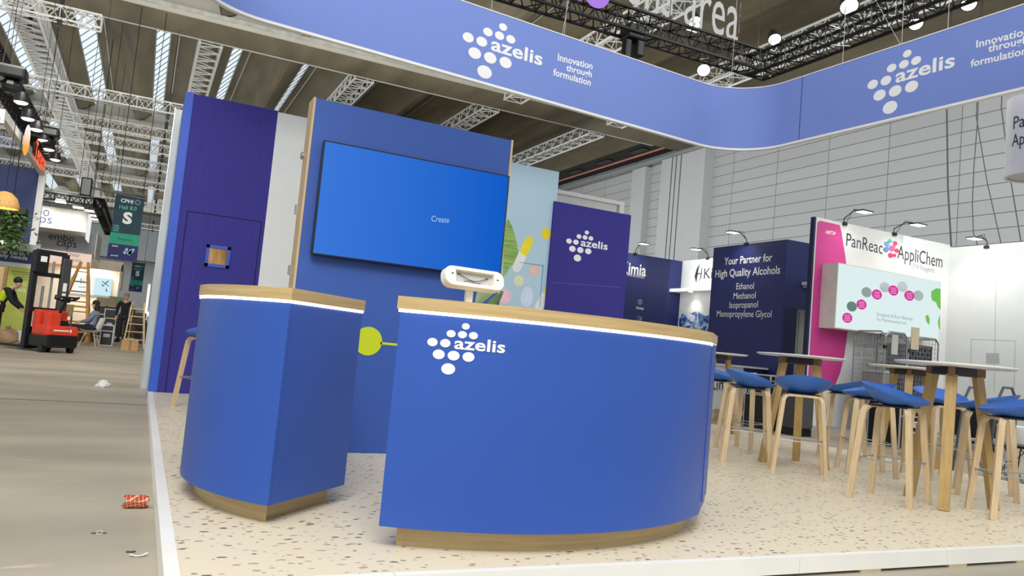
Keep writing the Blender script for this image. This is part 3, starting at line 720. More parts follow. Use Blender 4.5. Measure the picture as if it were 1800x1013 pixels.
# ================================================================ neighbouring stands on the right
def led_lamp(label, p, out, target, group, e=40, parentname='spot_lamp'):
    """flat exhibition floodlight on a bent arm: p = foot on top of a wall, out = how far and where the head reaches"""
    p = V(p); h = p+V(out); t = thing(parentname, label, 'spotlight', tuple(p), 0, group)
    b = MB(); b.tube([p, p+V((0, 0, .1)), p+V(out)*.5+V((0, 0, .16)), h+V((0, 0, .03))], .012, 6); b.tube([p+V((.05, 0, 0)), p+V(out)*.4+V((0.05, 0, .22)), h+V((.05, 0, .03))], .006, 5); b.box(p.x-.05, p.x+.05, p.y-.05, p.y+.05, p.z-.06, p.z+.01)
    b.build('arm', BLACK, t)
    MB().bbox(h.x-.16, h.x+.16, h.y-.11, h.y+.11, h.z, h.z+.035, .01).build('head', DGREY, t)
    MB().box(h.x-.14, h.x+.14, h.y-.09, h.y+.09, h.z-.004, h.z+.001).build('lens', HEADL, t)
    lamp('SPOT', 'floodlight', h-V((0, 0, .03)), e, (1, .97, .93), target, spot_size=math.radians(120), spot_blend=.9, shadow_soft_size=.1)
    return t
LGp = 'floodlights on the walls of the stands at the right'
# --- navy stand
KX, KY = 14.5, 20.6
fk = Face((KX, 0, 0), (0, -1), (-1, 0)); fkb = Face((0, KY, 0), (1, 0), (0, -1))
ya = onx(1255, 433, KX).y; yb = onx(1384, 424, KX).y; zt = (onx(1255, 433, KX).z+onx(1384, 424, KX).z)/2
t = thing('display_tower', 'navy tower headed Your Partner for High Quality Alcohols', 'display tower', (KX+.6, (ya+yb)/2, 0))
MB().box(KX, KX+.08, yb, ya, .1, zt).build('front_panel', NAVY, t)
xr = ony(1434, 432, yb).x+1.2; zb = ony(1400, 543, yb).z
MB().box(KX+.08, xr, yb, yb+.08, zb, zt).build('side_panel', NAVY, t)
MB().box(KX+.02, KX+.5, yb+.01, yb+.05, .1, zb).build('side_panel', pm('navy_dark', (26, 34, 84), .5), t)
MB().box(KX+.08, xr, yb+.08, ya, zt-.05, zt).build('roof_panel', NAVY, t)
b = MB()
fk.text(b, 'Your Partner for', 1273, 466, 1357, 459, 13, .012); fk.text(b, 'High Quality Alcohols', 1257, 488, 1371, 481, 13, .012); b.build('heading', LOGOW, t)
b = MB()
for tx_, x0, y0, x1, y1 in (('Ethanol', 1294, 509, 1325, 508), ('Methanol', 1289, 526, 1328, 524.5), ('Isopropanol', 1282, 542, 1332, 540.5), ('Monopropylene Glycol', 1260, 557, 1356, 558)): fk.text(b, tx_, x0, y0, x1, y1, 11, .002)
b.build('lettering', LOGOW, t)
t = thing('wall_shelf', 'small white shelf on the navy tower beside the pink wall', 'shelf', (KX+1.5, yb, ony(1418, 500, yb).z))
z = ony(1418, 500, yb).z; MB().box(ony(1409, 500, yb).x, xr-.3, yb-.25, yb, z-.04, z+.04).build('board', WHITE, t)
MB().box(ony(1412, 500, yb).x, xr-.3, yb-.02, yb, z-.1, z-.04).build('bracket', GREYP, t)
xa = KX+.55
t = thing('store_door', 'white double door under the navy tower side', 'door', (xa+.5, yb+.5, 0))
MB().box(xa, xa+1.6, yb+.6, yb+.66, .0, zb+.3).build('leaf', GREYP, t); MB().box(xa+.62, xa+.63, yb+.595, yb+.6, .0, zb).build('gap', DGREY, t)
p = ony(1386, 575, yb+.6); MB().box(p.x-.06, p.x+.06, yb+.58, yb+.6, p.z-.08, p.z+.08).build('socket', WHITE, t)
xb = ony(1200, 460, KY).x; zt2 = (ony(1097, 443, KY).z+ony(1200, 460, KY).z)/2
t = thing('navy_wall', 'navy back wall with white brand lettering and small icons', 'partition', (xb-2, KY, 0))
MB().box(ony(1070, 443, KY).x, xb, KY, KY+.1, 0, zt2).build('panel', NAVY, t)
b = MB(); fkb.text(b, 'Kimia', 1092, 480, 1135, 486, 21, .02); b.build('lettering', LOGOW, t)
b = MB(); fkb.text(b, 'FINE ALCOHOLS', 1103, 485, 1132, 490, 3.5, .0); fkb.text(b, 'Global', 1118, 543, 1131, 545, 4.5, .02); b.build('small_lettering', LOGOW, t)
b = MB()
for (x, y) in ((1125, 531), (1124, 561)):
    u, v = fkb.uv(x, y); R_ = .085
    if y < 550:
        for k in range(24): a, c = 2*math.pi*k/24, 2*math.pi*(k+1)/24; b.add([tuple(fkb(u+r*math.cos(q), v+r*math.sin(q), .003)) for r, q in ((R_, a), (R_, c), (R_*.85, c), (R_*.85, a))], [(0, 1, 2, 3)])
        for k in range(-1, 2): b.add([tuple(fkb(u+a, v+c, .003)) for a, c in ((k*.03-.005, -.07), (k*.03+.005, -.07), (k*.03+.005, .07), (k*.03-.005, .07))], [(0, 1, 2, 3)])
    else:
        for a0_, a1_, c0, c1_ in ((-.09, .09, .07, .08), (-.09, -.08, -.06, .08), (.08, .09, -.06, .08), (-.09, .09, -.06, -.05), (.0, .05, -.02, .04)): b.add([tuple(fkb(u+a, v+c, .003)) for a, c in ((a0_, c0), (a1_, c0), (a1_, c1_), (a0_, c1_))], [(0, 1, 2, 3)])
b.build('icon', GREYP, t)
WX2 = xb; fw2 = Face((WX2, 0, 0), (0, -1), (-1, 0))
zt3 = onx(1200, 459, WX2).z
t = thing('white_wall', 'white wall with leaf emblem and water picture between navy wall and navy tower', 'partition', (WX2, 18.5, 0))
MB().box(WX2, WX2+.1, ya*1.03, KY, 0, zt3).build('panel', OFFW, t)
b = MB(); fw2.text(b, 'Ki', 1237, 490, 1252, 489, 18, .01); b.build('lettering', INK, t)
b = MB(); fw2.poly(b, [(1224, 498), (1221, 486), (1225, 472), (1231, 463), (1228, 474), (1226, 486)], .003); fw2.poly(b, [(1226, 498), (1231, 488), (1233, 474), (1232, 464), (1234.5, 474), (1233, 488)], .003); fw2.poly(b, [(1224, 481), (1232, 480), (1232, 482), (1224, 483)], .003); b.build('emblem', INK, t)
def node_water():
    mt, nt, b = _new('water_picture'); L = nt.links.new
    tc = nt.nodes.new('ShaderNodeTexCoord'); wv = nt.nodes.new('ShaderNodeTexNoise'); wv.inputs['Scale'].default_value = 2.6; wv.inputs['Detail'].default_value = 5; wv.inputs['Distortion'].default_value = 2.2
    rp = nt.nodes.new('ShaderNodeValToRGB'); r = rp.color_ramp; r.elements[0].position = .38; r.elements[0].color = (*lin((24, 50, 120)), 1); r.elements[1].position = .62; r.elements[1].color = (*lin((214, 226, 240)), 1); e = r.elements.new(.5); e.color = (*lin((92, 130, 190)), 1)
    L(tc.outputs['Object'], wv.inputs[0]); L(wv.outputs[0], rp.inputs[0]); L(rp.outputs[0], b.inputs['Base Color']); return mt
b = MB(); fw2.poly(b, [(1193, 610), (1194, 560), (1200, 551), (1208, 548), (1216, 551), (1224, 547), (1232, 551), (1240, 556), (1249, 553), (1249, 610)], .003); b.build('water_print', node_water(), t)
z = onx(1200, 513, WX2).z; ys_ = onx(1248, 510, WX2).y
t = thing('wall_shelf', 'long white shelf with a small downlight above the water picture', 'shelf', (WX2-.3, 18.5, z))
MB().box(WX2-.45, WX2, ys_-1, KY, z-.05, z+.05).build('board', WHITE, t)
p = onx(1214, 515, WX2-.25); b = MB(); b.lathe([(0, -.055), (.07, -.055), (.07, -.05)], (WX2-.25, p.y, z), 16); b.build('downlight', HEADL, t)
lamp('SPOT', 'shelf_downlight', (WX2-.25, p.y, z-.08), 25, (1, .95, .85), (WX2-.2, p.y, 0), spot_size=math.radians(110), spot_blend=.8, shadow_soft_size=.05)
fkp = ony(1117, 444, KY); led_lamp('small floodlight on top of the navy back wall', (fkp.x, KY, zt2+.02), (-.05, -.5, .25), (fkp.x, KY, 2.5), LGp, 45)
q = onx(1245, 447, WX2); led_lamp('small floodlight above the white wall, half hidden by the navy tower', (WX2, q.y, zt3+.02), (-.5, 0, .2), (WX2, q.y, 3), LGp, 45)
q = onx(1312, 430, KX); led_lamp('small floodlight on top of the navy tower', (KX, q.y, zt+.02), (-.5, 0, .22), (KX, q.y, 2.7), LGp, 50)
# counters of the navy stand
p = onz(1302, 723, 0)
t = thing('service_counter', 'white counter with dark lettering in front of the navy tower', 'counter', (p.x-.6, p.y, 0))
cx, cy = p.x, p.y
MB().box(cx-2.2, cx, cy, cy+.5, 0, 1.08).build('body', WHITE, t); MB().box(cx-2.2, cx+.76, cy-.06, cy+.55, 1.08, 1.13).build('top', WHITE, t)
fc = Face((0, cy, 0), (1, 0), (0, -1)); b = MB(); fc.text(b, 'Kimia', 1247, 686, 1289, 683, 19, .01); b.build('lettering', INK, t); b = MB(); fc.text(b, 'FINE ALCOHOLS', 1255, 688, 1288, 688, 3); b.build('small_lettering', GREY_INK, t)
MB().box(cx+.005, cx+.66, cy+.02, cy+.5, 0, 1.08).build('navy_end', NAVY, t)
b = MB(); fc.text(b, 'FINE', 1318, 660, 1331, 660, 4, .02); b.build('small_print', LOGOW, t)

# --- white and pink stand
QY = 12.0; fq = Face((0, QY, 0), (1, 0), (0, -1))
xl = ony(1434, 377, QY).x; xr_ = ony(1670, 435, QY).x; qz = (ony(1434, 377, QY).z+ony(1670, 435, QY).z)/2
t = thing('printed_wall', 'white stand wall with pink panel and big dark brand lettering', 'partition', ((xl+xr_)/2, QY, 0))
MB().box(xl+.02, xr_, QY, QY+.1, 0, qz).build('panel', OFFW, t)
MB().box(xl-.03, xl+.02, QY-.004, QY+.1, 0, qz).build('edge', pm('navy_edge', (30, 32, 74), .6), t)
b = MB(); fq.poly(b, [(1436.5, 391), (1441, 388), (1476, 396), (1479, 408), (1486, 452), (1489, 480), (1491, 560), (1490, 583), (1485, 620), (1477, 655), (1467, 680), (1419, 684)], .003); b.build('pink_print', PINK, t)
b = MB(); fq.text(b, 'PanReac', 1487, 432, 1551, 447, 22, .0); fq.text(b, 'AppliChem', 1577, 454, 1656, 471, 23, .0); b.build('lettering', INK, t)
b = MB(); fq.text(b, 'ITW Reagents', 1603, 472, 1642, 480, 9, -.004); fq.text(b, 'European Made', 1501, 611, 1566, 613, 10, 0); fq.text(b, 'for the Pharma', 1500, 626, 1566, 627, 10, 0); b.build('small_lettering', GREY_INK, t)
b = MB(); fq.text(b, 'H8T24', 1451, 411, 1468, 413, 6, .02, .006); b.build('stand_number', LOGOW, t)
MC = [((1564, 424), 3.5, (70, 196, 170)), ((1558, 429), 4, (112, 150, 214)), ((1573, 428), 4, (214, 70, 130)), ((1557, 439), 4.5, (86, 138, 206)), ((1567, 437), 5, (206, 92, 150)), ((1576, 441), 4, (206, 66, 90)), ((1565, 449), 4.5, (206, 60, 110)), ((1572, 449), 3, (200, 60, 80)), ((1562, 433), 3.5, (150, 176, 226)), ((1571, 433), 3, (230, 120, 170))]
for (x, y), r, c in MC: b = MB(); fq.dot(b, x, y, r, .006+.001*r); b.build('emblem_dot', pm('print_%d_%d_%d' % c, c, .5), t)
# light box
LBY = QY-.42; fl2 = Face((0, LBY, 0), (1, 0), (0, -1)); A, B = fl2.uv(1475, 459), fl2.uv(1655, 497); C_ = fl2.uv(1468, 577)
x0, x1, z1, z0 = A[0]-.02, B[0], (A[1]+B[1])/2, C_[1]
t = thing('lit_picture_box', 'glowing white picture box with pink and photo discs on the printed wall', 'light box', ((x0+x1)/2, QY-.2, z0))
MB().box(x0, x1, LBY, QY-.002, z0, z1).build('case', pm('case_white', (226, 222, 214), .5), t)
MB().box(x0+.02, x1-.02, LBY-.004, LBY, z0+.02, z1-.02).build('lit_face', em('lit_face', (226, 244, 244), .95), t)
for (x, y) in ((1489, 559), (1514, 535.5), (1541, 518), (1570, 511), (1598, 520)): b = MB(); fl2.dot(b, x, y, 9, .006); b.build('pink_disc', em('pink_lit', (222, 62, 160), .9), t)
b = MB()
for (x, y) in ((1489, 559), (1514, 535.5), (1541, 518), (1570, 511), (1598, 520)):
    for k in range(4): fl2.poly(b, [(x-5, y-5+k*3), (x+5, y-4.4+k*3), (x+5, y-3.4+k*3), (x-5, y-4+k*3)], .009)
b.build('disc_text', em('disc_text', (246, 190, 224), .9), t)
for i, (x, y) in enumerate(((1497, 539), (1523, 514), (1555, 505), (1586, 504), (1614, 520))): b = MB(); fl2.dot(b, x, y, 9, .005); b.build('photo_disc', em('photo_disc_%d' % i, (120, 150, 140), .75, (226, 232, 236), (2, 0, 2, 2, 0)[i], (-2.5, 2.8) if i in (1, 4) else (.55, z1-z0-.25)), t)
b = MB(); fl2.poly(b, [(1637, 512), (1645, 507), (1653, 508), (1653, 545), (1648, 540), (1645, 532), (1638, 528), (1636, 520)], .006); fl2.poly(b, [(1626, 556), (1631, 553), (1634, 562), (1633, 572), (1628, 566)], .006); fl2.poly(b, [(1648, 566), (1652, 552), (1652, 580), (1650, 578)], .006); b.build('globe_print', em('globe_green', (126, 206, 96), .85), t)
b = MB(); fl2.text(b, 'Excipients & Raw Materials', 1541, 555, 1604, 564, 6, 0, .005); fl2.text(b, 'For Pharmaceutical and', 1541, 564, 1592, 571, 6, 0, .005); b.build('lettering', em('lit_grey', (160, 170, 176), .8), t)
# right wall of that stand
RWX = xr_; fr = Face((RWX, 0, 0), (0, -1), (-1, 0)); rz_ = onx(1800, 430, RWX).z
t = thing('plain_wall', 'plain white side wall with a flush door and grey notice', 'partition', (RWX, 9, 0))
MB().box(RWX, RWX+.1, 5, QY, 0, (rz_+qz)/2).build('panel', OFFW, t)
b = MB()
for P_ in ([(1707, 596), (1785, 599), (1785, 600), (1707, 597)], [(1707, 596), (1708, 596), (1706, 690), (1705, 690)], [(1784, 599), (1785, 599), (1783, 690), (1782, 690)], [(1751, 440), (1752, 440), (1748, 690), (1747, 690)]): fr.poly(b, P_, .003)
b.build('door_gap', GREYP, t)
b = MB(); fr.poly(b, [(1733, 621), (1756, 621), (1757, 640), (1734, 639)], .004); b.build('notice', pm('notice_grey', (176, 180, 182), .6), t)
q = ony(1484, 388, QY); led_lamp('floodlight at the left end of the printed wall above the pink panel', (q.x, QY, qz), (-.05, -.55, .16), (q.x, QY, 2.8), LGp, 18)
q = ony(1571, 412, QY); led_lamp('floodlight above the molecule emblem on the printed wall', (q.x, QY, qz), (0, -.6, .12), (q.x, QY, 3), LGp, 25)
q = onx(1735, 436, RWX); led_lamp('floodlight on top of the plain white side wall', (RWX, q.y, rz_+.03), (-.45, 0, .1), (RWX, q.y, 2.5), LGp, 60)
# hanging lantern at the right edge
c = EYE+ray(1822, 252)*10.5; LR = .36; zt_ = (EYE+ray(1812, 172)*10.5).z; zb_ = (EYE+ray(1805, 312)*10.5).z
t = thing('hanging_lantern', 'white cylinder lantern with dark brand lettering hanging at the right edge', 'hanging sign', (c.x, c.y, zb_))
MB().lathe([(LR*.9, zb_), (LR, zb_), (LR, zt_), (LR*.9, zt_)], (c.x, c.y, 0), 40).build('shade', pm('lantern_fabric', (226, 227, 232), .7), t, True, 40)
MB().lathe([(0, zb_+.02), (LR*.97, zb_+.02)], (c.x, c.y, 0), 40).build('base', pm('lantern_base', (196, 202, 208), .7), t)
va = math.atan2(-c.y, -c.x)
def fcyl(u, v, h=0): a = va+u/LR; return V((c.x+(LR+h)*math.cos(a), c.y+(LR+h)*math.sin(a), v))
b = MB(); zc = (zt_+zb_)/2; letter(b, fcyl, 'PanReac', -.30, zc+.08, .62, .17, 0, .003); letter(b, fcyl, 'AppliChem', -.31, zc-.16, .7, .17, 0, .003); b.build('lettering', INK, t)
b = MB(); [b.tube([(c.x+LR*.9*math.cos(a), c.y+LR*.9*math.sin(a), zt_), (c.x, c.y, zt_+1.2)], .006, 4) for a in (0, 2.1, 4.2)]; b.tube([(c.x, c.y, zt_+1.2), (c.x, c.y, 11)], .008, 4); b.build('wire', GREYP, t)
# rigging chains and cables in front of the hall wall
CGp = 'cables and chains hanging in front of the right hall wall'
for lb, pts, r in (('thick black cable hanging between banner and printed wall', [(1664, 190), (1666, 330), (1672, 436)], .022), ('thin cable sagging down to the floodlight on the plain wall', [(1718, 215), (1712, 290), (1709, 360), (1711, 410), (1720, 436)], .012), ('lifting chain left of the hanging lantern, running down to the right', [(1716, 205), (1735, 320), (1760, 430), (1772, 470)], .012), ('lifting chain passing behind the hanging lantern at the right edge', [(1760, 190), (1777, 320), (1797, 440)], .014)):
    P_ = [onx(x, y, RWX+.6) for x, y in pts]; P_ = [V((P_[0].x, P_[0].y, 10.95))]+P_; t = thing('hanging_cable', lb, 'cable', tuple(P_[-1]), 0, CGp)
    MB().tube(P_, r, 5).build('cable', DGREY, t)
    b = MB(); b.ball(tuple(P_[-1]), .05, 8, 6); b.build('hook', STEEL, t)

# ---- black lighting truss ring, lamps and clear sign above the banner
TZ = 6.35
e0, e1 = onz(880, -12, TZ), onz(1345, 118, TZ); e1 = V((9.25, 10.15, TZ)); e0 = V((3.6, 10.15, TZ)); e2 = V((9.25, 1.5, TZ))
t = thing('lighting_truss', 'black lattice lighting truss with a corner above the ring banner', 'truss', (9.25, 10.15, TZ))
truss_mesh(MB(), e0, e1+V((.17, 0, 0)), .34, .34, .42, .028, .012).build('left_arm', TRK, t)
truss_mesh(MB(), e1-V((0, -.17, 0)), e2, .34, .34, .42, .028, .012).build('right_arm', TRK, t)
for x in (4.4, 7.2, 9.1): b = MB(); b.tube([(x, 10.15, TZ+.17), (x, 10.15, 10.8)], .008, 4); b.build('hanger', BLACK, t)
def par(label, px, Y=None, X=None, e=120, aim=None, r=.11):
    p = ony(*px, Y) if Y else onx(*px, X)
    t = thing('stage_lamp', label, 'stage lamp', tuple(p), 0, 'glowing stage lamps at the top right')
    d = ((V(aim)-p).normalized() if aim else (EYE-p).normalized())
    q = d.to_track_quat('Z', 'Y'); Mt = Matrix.Translation(p) @ q.to_matrix().to_4x4()
    b = MB(); b.M = Mt; b.lathe([(0, -.26), (r*.7, -.26), (r*1.05, -.05), (r*1.1, .0), (r*.98, .0), (r*.9, -.03)], n=20); b.build('housing', BLACK, t, True)
    b = MB(); b.M = Mt; b.lathe([(0, -.012), (r*.97, -.012)], n=20); b.build('lens', HEADL, t)
    b = MB(); e_ = V((p.x, 10.3, TZ)) if Y else (V((9.4, p.y, TZ)) if X < 10 else V((p.x, p.y, 12.0))); b.tube([p-d*.1, p-d*.1+V((0, 0, .16)), e_], .012, 5); b.build('yoke', BLACK, t)
    lamp('SPOT', 'stage_lamp_beam', p+d*.03, e, (1, .93, .8), p+d, spot_size=math.radians(110), spot_blend=.6, shadow_soft_size=.09)
par('round stage lamp glowing behind the right end of the clear sign', (1222, 40), Y=10.75, e=12, aim=(5, 5, 0))
par('round stage lamp glowing just above the banner left of its bend', (1237, 124), Y=10.6, e=60, aim=(5, 5, 0))
par('round stage lamp glowing where the silver truss meets the black truss corner', (1362, 70), X=9.6, e=90, aim=(7, 5, 0))
par('largest round stage lamp glowing at the top edge near the right', (1493, 12), X=9.6, e=90, aim=(7, 4, 0), r=.14)
par('round stage lamp glowing over the second logo of the banner', (1610, 42), X=10.8, e=60, aim=(7, 4, 0))
par('round stage lamp glowing at the top right above the second slogan', (1703, 8), X=10.8, e=60, aim=(7, 4, 0))
p = ony(1112, 62, 10.15)
t = thing('moving_head', 'black theatre spotlight clamped under the black lighting truss', 'stage lamp', tuple(p))
MB().bbox(p.x-.16, p.x+.16, 10.0, 10.3, p.z-.1, p.z+.14, .03).build('body', BLACKP, t); b = MB(); b.bbox(p.x+.03, p.x+.17, 10.02, 10.28, p.z-.36, p.z-.08, .03); b.build('head', BLACKP, t); b = MB(); b.bbox(p.x-.17, p.x-.05, 10.05, 10.2, p.z-.5, p.z-.1, .03); b.build('cable_bag', BLACKP, t)
SYp = 10.5; fsn = Face((0, SYp, 0), (1, 0), (0, -1))
t = thing('clear_sign', 'clear acrylic sign with white letters and a purple disc hanging above the black truss', 'hanging sign', tuple(ony(1200, 60, SYp)))
pa_, pb_ = fsn.uv(1300, 20), fsn.uv(1303, 85)
zA, zB = fsn.uv(1303, 82)[1], fsn.uv(1303, 22)[1]+.9
def glass_mat():
    mt, nt, b = _new('clear_acrylic'); b.inputs['Base Color'].default_value = (.9, .93, .95, 1); b.inputs['Transmission Weight'].default_value = 1; b.inputs['Roughness'].default_value = .03; b.inputs['IOR'].default_value = 1.1
    nz = nt.nodes.new('ShaderNodeTexNoise'); nz.inputs['Scale'].default_value = 2; mr = nt.nodes.new('ShaderNodeMapRange'); mr.inputs[3].default_value = .02; mr.inputs[4].default_value = .05; nt.links.new(nz.outputs[0], mr.inputs[0]); nt.links.new(mr.outputs[0], b.inputs['Roughness']); return mt
MB().box(fsn.uv(860, 0)[0], pa_[0]+.02, SYp, SYp+.012, zA, zB).build('sheet', glass_mat(), t)
b = MB(); fsn.text(b, 'ons area', 1098, 2, 1296, 74, 62, .0, .004); b.build('lettering', pm('letter_white', (196, 196, 194), .6, var=.01), t)
fd_ = Face((0, 9.93, 0), (1, 0), (0, -1)); b = MB(); u, v = fd_.uv(1050, -12); b.slab([tuple(fd_(u+.225*math.cos(a), v+.225*math.sin(a))) for a in [6.2832*i/40 for i in range(40)]], (0, 1, 0), .02); b.tube([fd_(u, v), (fd_(u, v).x, SYp, v+.1)], .01, 5); b.build('purple_disc', em('purple_disc', (190, 140, 250), .85), t)
b = MB(); p = fsn(pa_[0], zB); b.tube([p, (p.x, p.y, 10.8)], .006, 4); p = fsn(fsn.uv(880, 0)[0], zB); b.tube([p, (p.x, p.y, 10.8)], .006, 4); b.build('wire', GREYP, t)

# ---- goods in the aisle behind the tables
def cage(label, x0, y0, w_, d_, h_, load):
    t = thing('roll_cage', label, 'roll cage', (x0+w_/2, y0+d_/2, 0), 0, 'wire roll cages in front of the printed wall')
    b = MB(); r = .018
    for (ax, ay, bx, by) in ((x0, y0, x0+w_, y0), (x0, y0+d_, x0+w_, y0+d_), (x0, y0, x0, y0+d_), (x0+w_, y0, x0+w_, y0+d_)):
        d = V((bx-ax, by-ay, 0)).normalized()*.1
        b.tube([(ax, ay, .18), (ax, ay, h_-.1), (ax+d.x, ay+d.y, h_), (bx-d.x, by-d.y, h_), (bx, by, h_-.1), (bx, by, .18)], r, 6)
        b.tube([(ax, ay, .2), (bx, by, .2)], r, 6)
    b.build('frame', STEEL, t)
    for nm, (ax, ay, bx, by) in (('mesh_side', (x0, y0, x0+w_, y0)), ('mesh_side', (x0, y0+d_, x0+w_, y0+d_)), ('mesh_side', (x0, y0, x0, y0+d_)), ('mesh_side', (x0+w_, y0, x0+w_, y0+d_))):
        b = MB(); n = 10
        for k in range(1, n): f = k/n; b.tube([(ax+(bx-ax)*f, ay+(by-ay)*f, .2), (ax+(bx-ax)*f, ay+(by-ay)*f, h_-.02)], .003, 3, cap=False)
        for k in range(1, 19): z = .2+(h_-.22)*k/19; b.tube([(ax, ay, z), (bx, by, z)], .003, 3, cap=False)
        b.build(nm, STEEL, t)
    MB().box(x0, x0+w_, y0, y0+d_, .16, .2).build('floor_plate', STEEL, t)
    for cx_ in (x0+.06, x0+w_-.06):
        for cy_ in (y0+.06, y0+d_-.06): b = MB(); b.tube([(cx_, cy_-.02, .06), (cx_, cy_+.02, .06)], .06, 14); b.box(cx_-.02, cx_+.02, cy_-.03, cy_+.03, .1, .16); b.build('castor', BLACKP, t)
    for z in (.5, h_-.35): b = MB(); b.box(x0-.03, x0+.03, y0-.03, y0+.03, z, z+.07); b.build('latch', BLACKP, t)
    return t
cz = (ony(1500, 575, 10.9).z)
cxa, cxb, cxc = ony(1500, 700, 11.6).x, ony(1570, 700, 11.2).x, ony(1645, 700, 10.9).x
ca = cage('left wire roll cage, nearly empty, in front of the printed wall', cxa, 10.9, cxb-cxa-.05, .75, cz, 0)
cb_ = cage('right wire roll cage holding dark mesh crates', cxb, 10.9, cxc-cxb, .75, cz*.985, 1)
p = ony(1586, 590, 10.88); MB().box(cxb+.03, cxb+.27, 10.87, 10.885, p.z-.26, p.z+.2).build('paper_tag', pm('paper_tag', (206, 190, 160), .8), cb_)
fcg = Face((0, 10.86, 0), (1, 0), (0, -1)); b = MB(); u, v = fcg.uv(1537, 602); b.box(cxa+.16, cxa+.34, 10.87, 10.885, v-.2, v+.2); b.build('card_holder', GREYP, ca)
def crate(label, x0, x1, y0, y1, z0, z1, g):
    t = thing('mesh_crate', label, 'crate', ((x0+x1)/2, (y0+y1)/2, z0), 0, g); CM = pm('crate_plastic', (96, 98, 102), .6, var=.1)
    b = MB(); w_ = .03
    for a in ((x0, x1, y0, y0+.02), (x0, x1, y1-.02, y1)):
        b.box(a[0], a[1], a[2], a[3], z0, z0+w_); b.box(a[0], a[1], a[2], a[3], z1-w_, z1); b.box(a[0], a[0]+w_, a[2], a[3], z0, z1); b.box(a[1]-w_, a[1], a[2], a[3], z0, z1)
    b.box(x0, x0+.02, y0, y1, z0, z1); b.box(x1-.02, x1, y0, y1, z0, z1); b.build('rim', CM, t)
    b = MB(); k = 0; x = x0
    while x < x1-.07:
        z = z0+w_
        while z < z1-.09:
            s_ = 1 if (k % 2) else -1; b.strap([(x+.035-.03*s_, y0+.01, z), (x+.035+.03*s_, y0+.01, z+.08)], (0, 1, 0), .016, .014); z += .09; k += 1
        x += .075; k += 1
    b.build('lattice', CM, t); MB().box(x0+.03, x1-.03, y0+.05, y1-.03, z0+.01, z1-.04).build('contents', pm('crate_inside', (58, 60, 64), .8), t)
zz = [ony(1600, y, 11.0).z for y in (690, 655, 605)]
CGr = 'mesh crates stacked in the right roll cage'
crate('lower mesh crate in the right roll cage', cxb+.08, cxc-.1, 10.96, 11.55, .21, zz[1], CGr); crate('upper mesh crate in the right roll cage', cxb+.08, cxc-.1, 10.96, 11.55, zz[1]+.01, zz[2], CGr)
p0_ = ony(1548, 650, 11.0); 
t = thing('grey_bin', 'grey lidded box in the left roll cage', 'box', (cxa+.7, 11.25, .2)); MB().bbox(cxa+.1, cxb-.15, 11.0, 11.5, .21, ony(1540, 655, 11.0).z, .02).build('body', pm('bin_grey', (140, 142, 142), .6), t); MB().bbox(cxa+.08, cxb-.13, 10.98, 11.52, ony(1540, 655, 11.0).z, ony(1540, 651, 11.0).z+.01, .01).build('lid', GREYP, t)
def flight_case(label, x0, x1, y0, y1, z0, z1, rz=0, g='flight cases and boxes behind the bar stools', mt=BLACKP, name='flight_case'):
    cx_, cy_ = (x0+x1)/2, (y0+y1)/2; t = thing(name, label, 'flight case', (cx_, cy_, z0), rz, g); Mt = MW[t.name]
    w_, d_, h_ = x1-x0, y1-y0, z1-z0
    b = MB(); b.M = Mt; b.box(-w_/2, w_/2, -d_/2, d_/2, .0, h_); b.build('body', mt, t)
    b = MB(); b.M = Mt; e = .022
    for sx in (-1, 1):
        for sy in (-1, 1): b.cbox((sx*w_/2, sy*d_/2, h_/2), (e, e, h_))
        for z in (0.01, h_): b.cbox((sx*w_/2, 0, z), (e, d_, e))
    for sy in (-1, 1):
        for z in (0.01, h_, h_*.72): b.cbox((0, sy*d_/2, z), (w_, e, e))
    b.build('edging', ALU, t)
    b = MB(); b.M = Mt; b.box(-.09, .09, -d_/2-.012, -d_/2, h_*.42, h_*.58); b.build('handle', STEEL, t)
    return t
def floorx(px, py): return onz(px, py, 0)
p = floorx(1412, 768); t = thing('mini_fridge', 'dark grey fridge standing behind the middle high table', 'fridge', (p.x+.1, p.y+.3, 0)); MB().bbox(p.x-.16, p.x+.18, p.y, p.y+.5, .12, .95, .015).build('body', pm('fridge_grey', (66, 66, 68), .5), t); MB().bbox(p.x-.15, p.x+.17, p.y-.03, p.y, .14, .93, .01).build('door', pm('fridge_door', (78, 78, 80), .45), t); MB().box(p.x-.16, p.x+.18, p.y, p.y+.5, .0, .12).build('base', BLACKP, t)
p = floorx(1372, 760); flight_case('black flight case with aluminium edges behind the left bar stools', p.x-.32, p.x+.3, p.y, p.y+.6, .0, .62)
flight_case('smaller black case stacked on the case behind the left bar stools', p.x-.28, p.x+.26, p.y+.03, p.y+.55, .64, .98)
p = floorx(1320, 748); t = thing('hand_trolley', 'grey folding hand trolley leaning beside the white counter', 'trolley', (p.x, p.y, 0))
b = MB()
for dx in (-.13, .13): b.tube([(p.x+dx, p.y, .08), (p.x+dx, p.y+.12, 1.0)], .028, 6)
for z in (.2, .45, .7, .98): b.tube([(p.x-.13, p.y+.12*z, z), (p.x+.13, p.y+.12*z, z)], .018, 6)
b.build('frame', ALU, t)
for dx in (-.17, .17): b = MB(); b.tube([(p.x+dx-.02, p.y, .09), (p.x+dx+.02, p.y, .09)], .09, 16); b.build('wheel', BLACKP, t)
MB().box(p.x-.2, p.x+.2, p.y-.3, p.y, .02, .05).build('toe_plate', STEEL, t)
p = floorx(1300, 744); t = thing('cardboard_box', 'flat brown cardboard box on the aisle floor left of the hand trolley', 'box', (p.x, p.y, 0)); MB().box(p.x-.3, p.x+.3, p.y, p.y+.4, .0, .22).build('carton', CARD, t); MB().box(p.x-.3, p.x+.3, p.y+.17, p.y+.23, .22, .224).build('tape', pm('tape_brown', (150, 110, 70), .4), t)
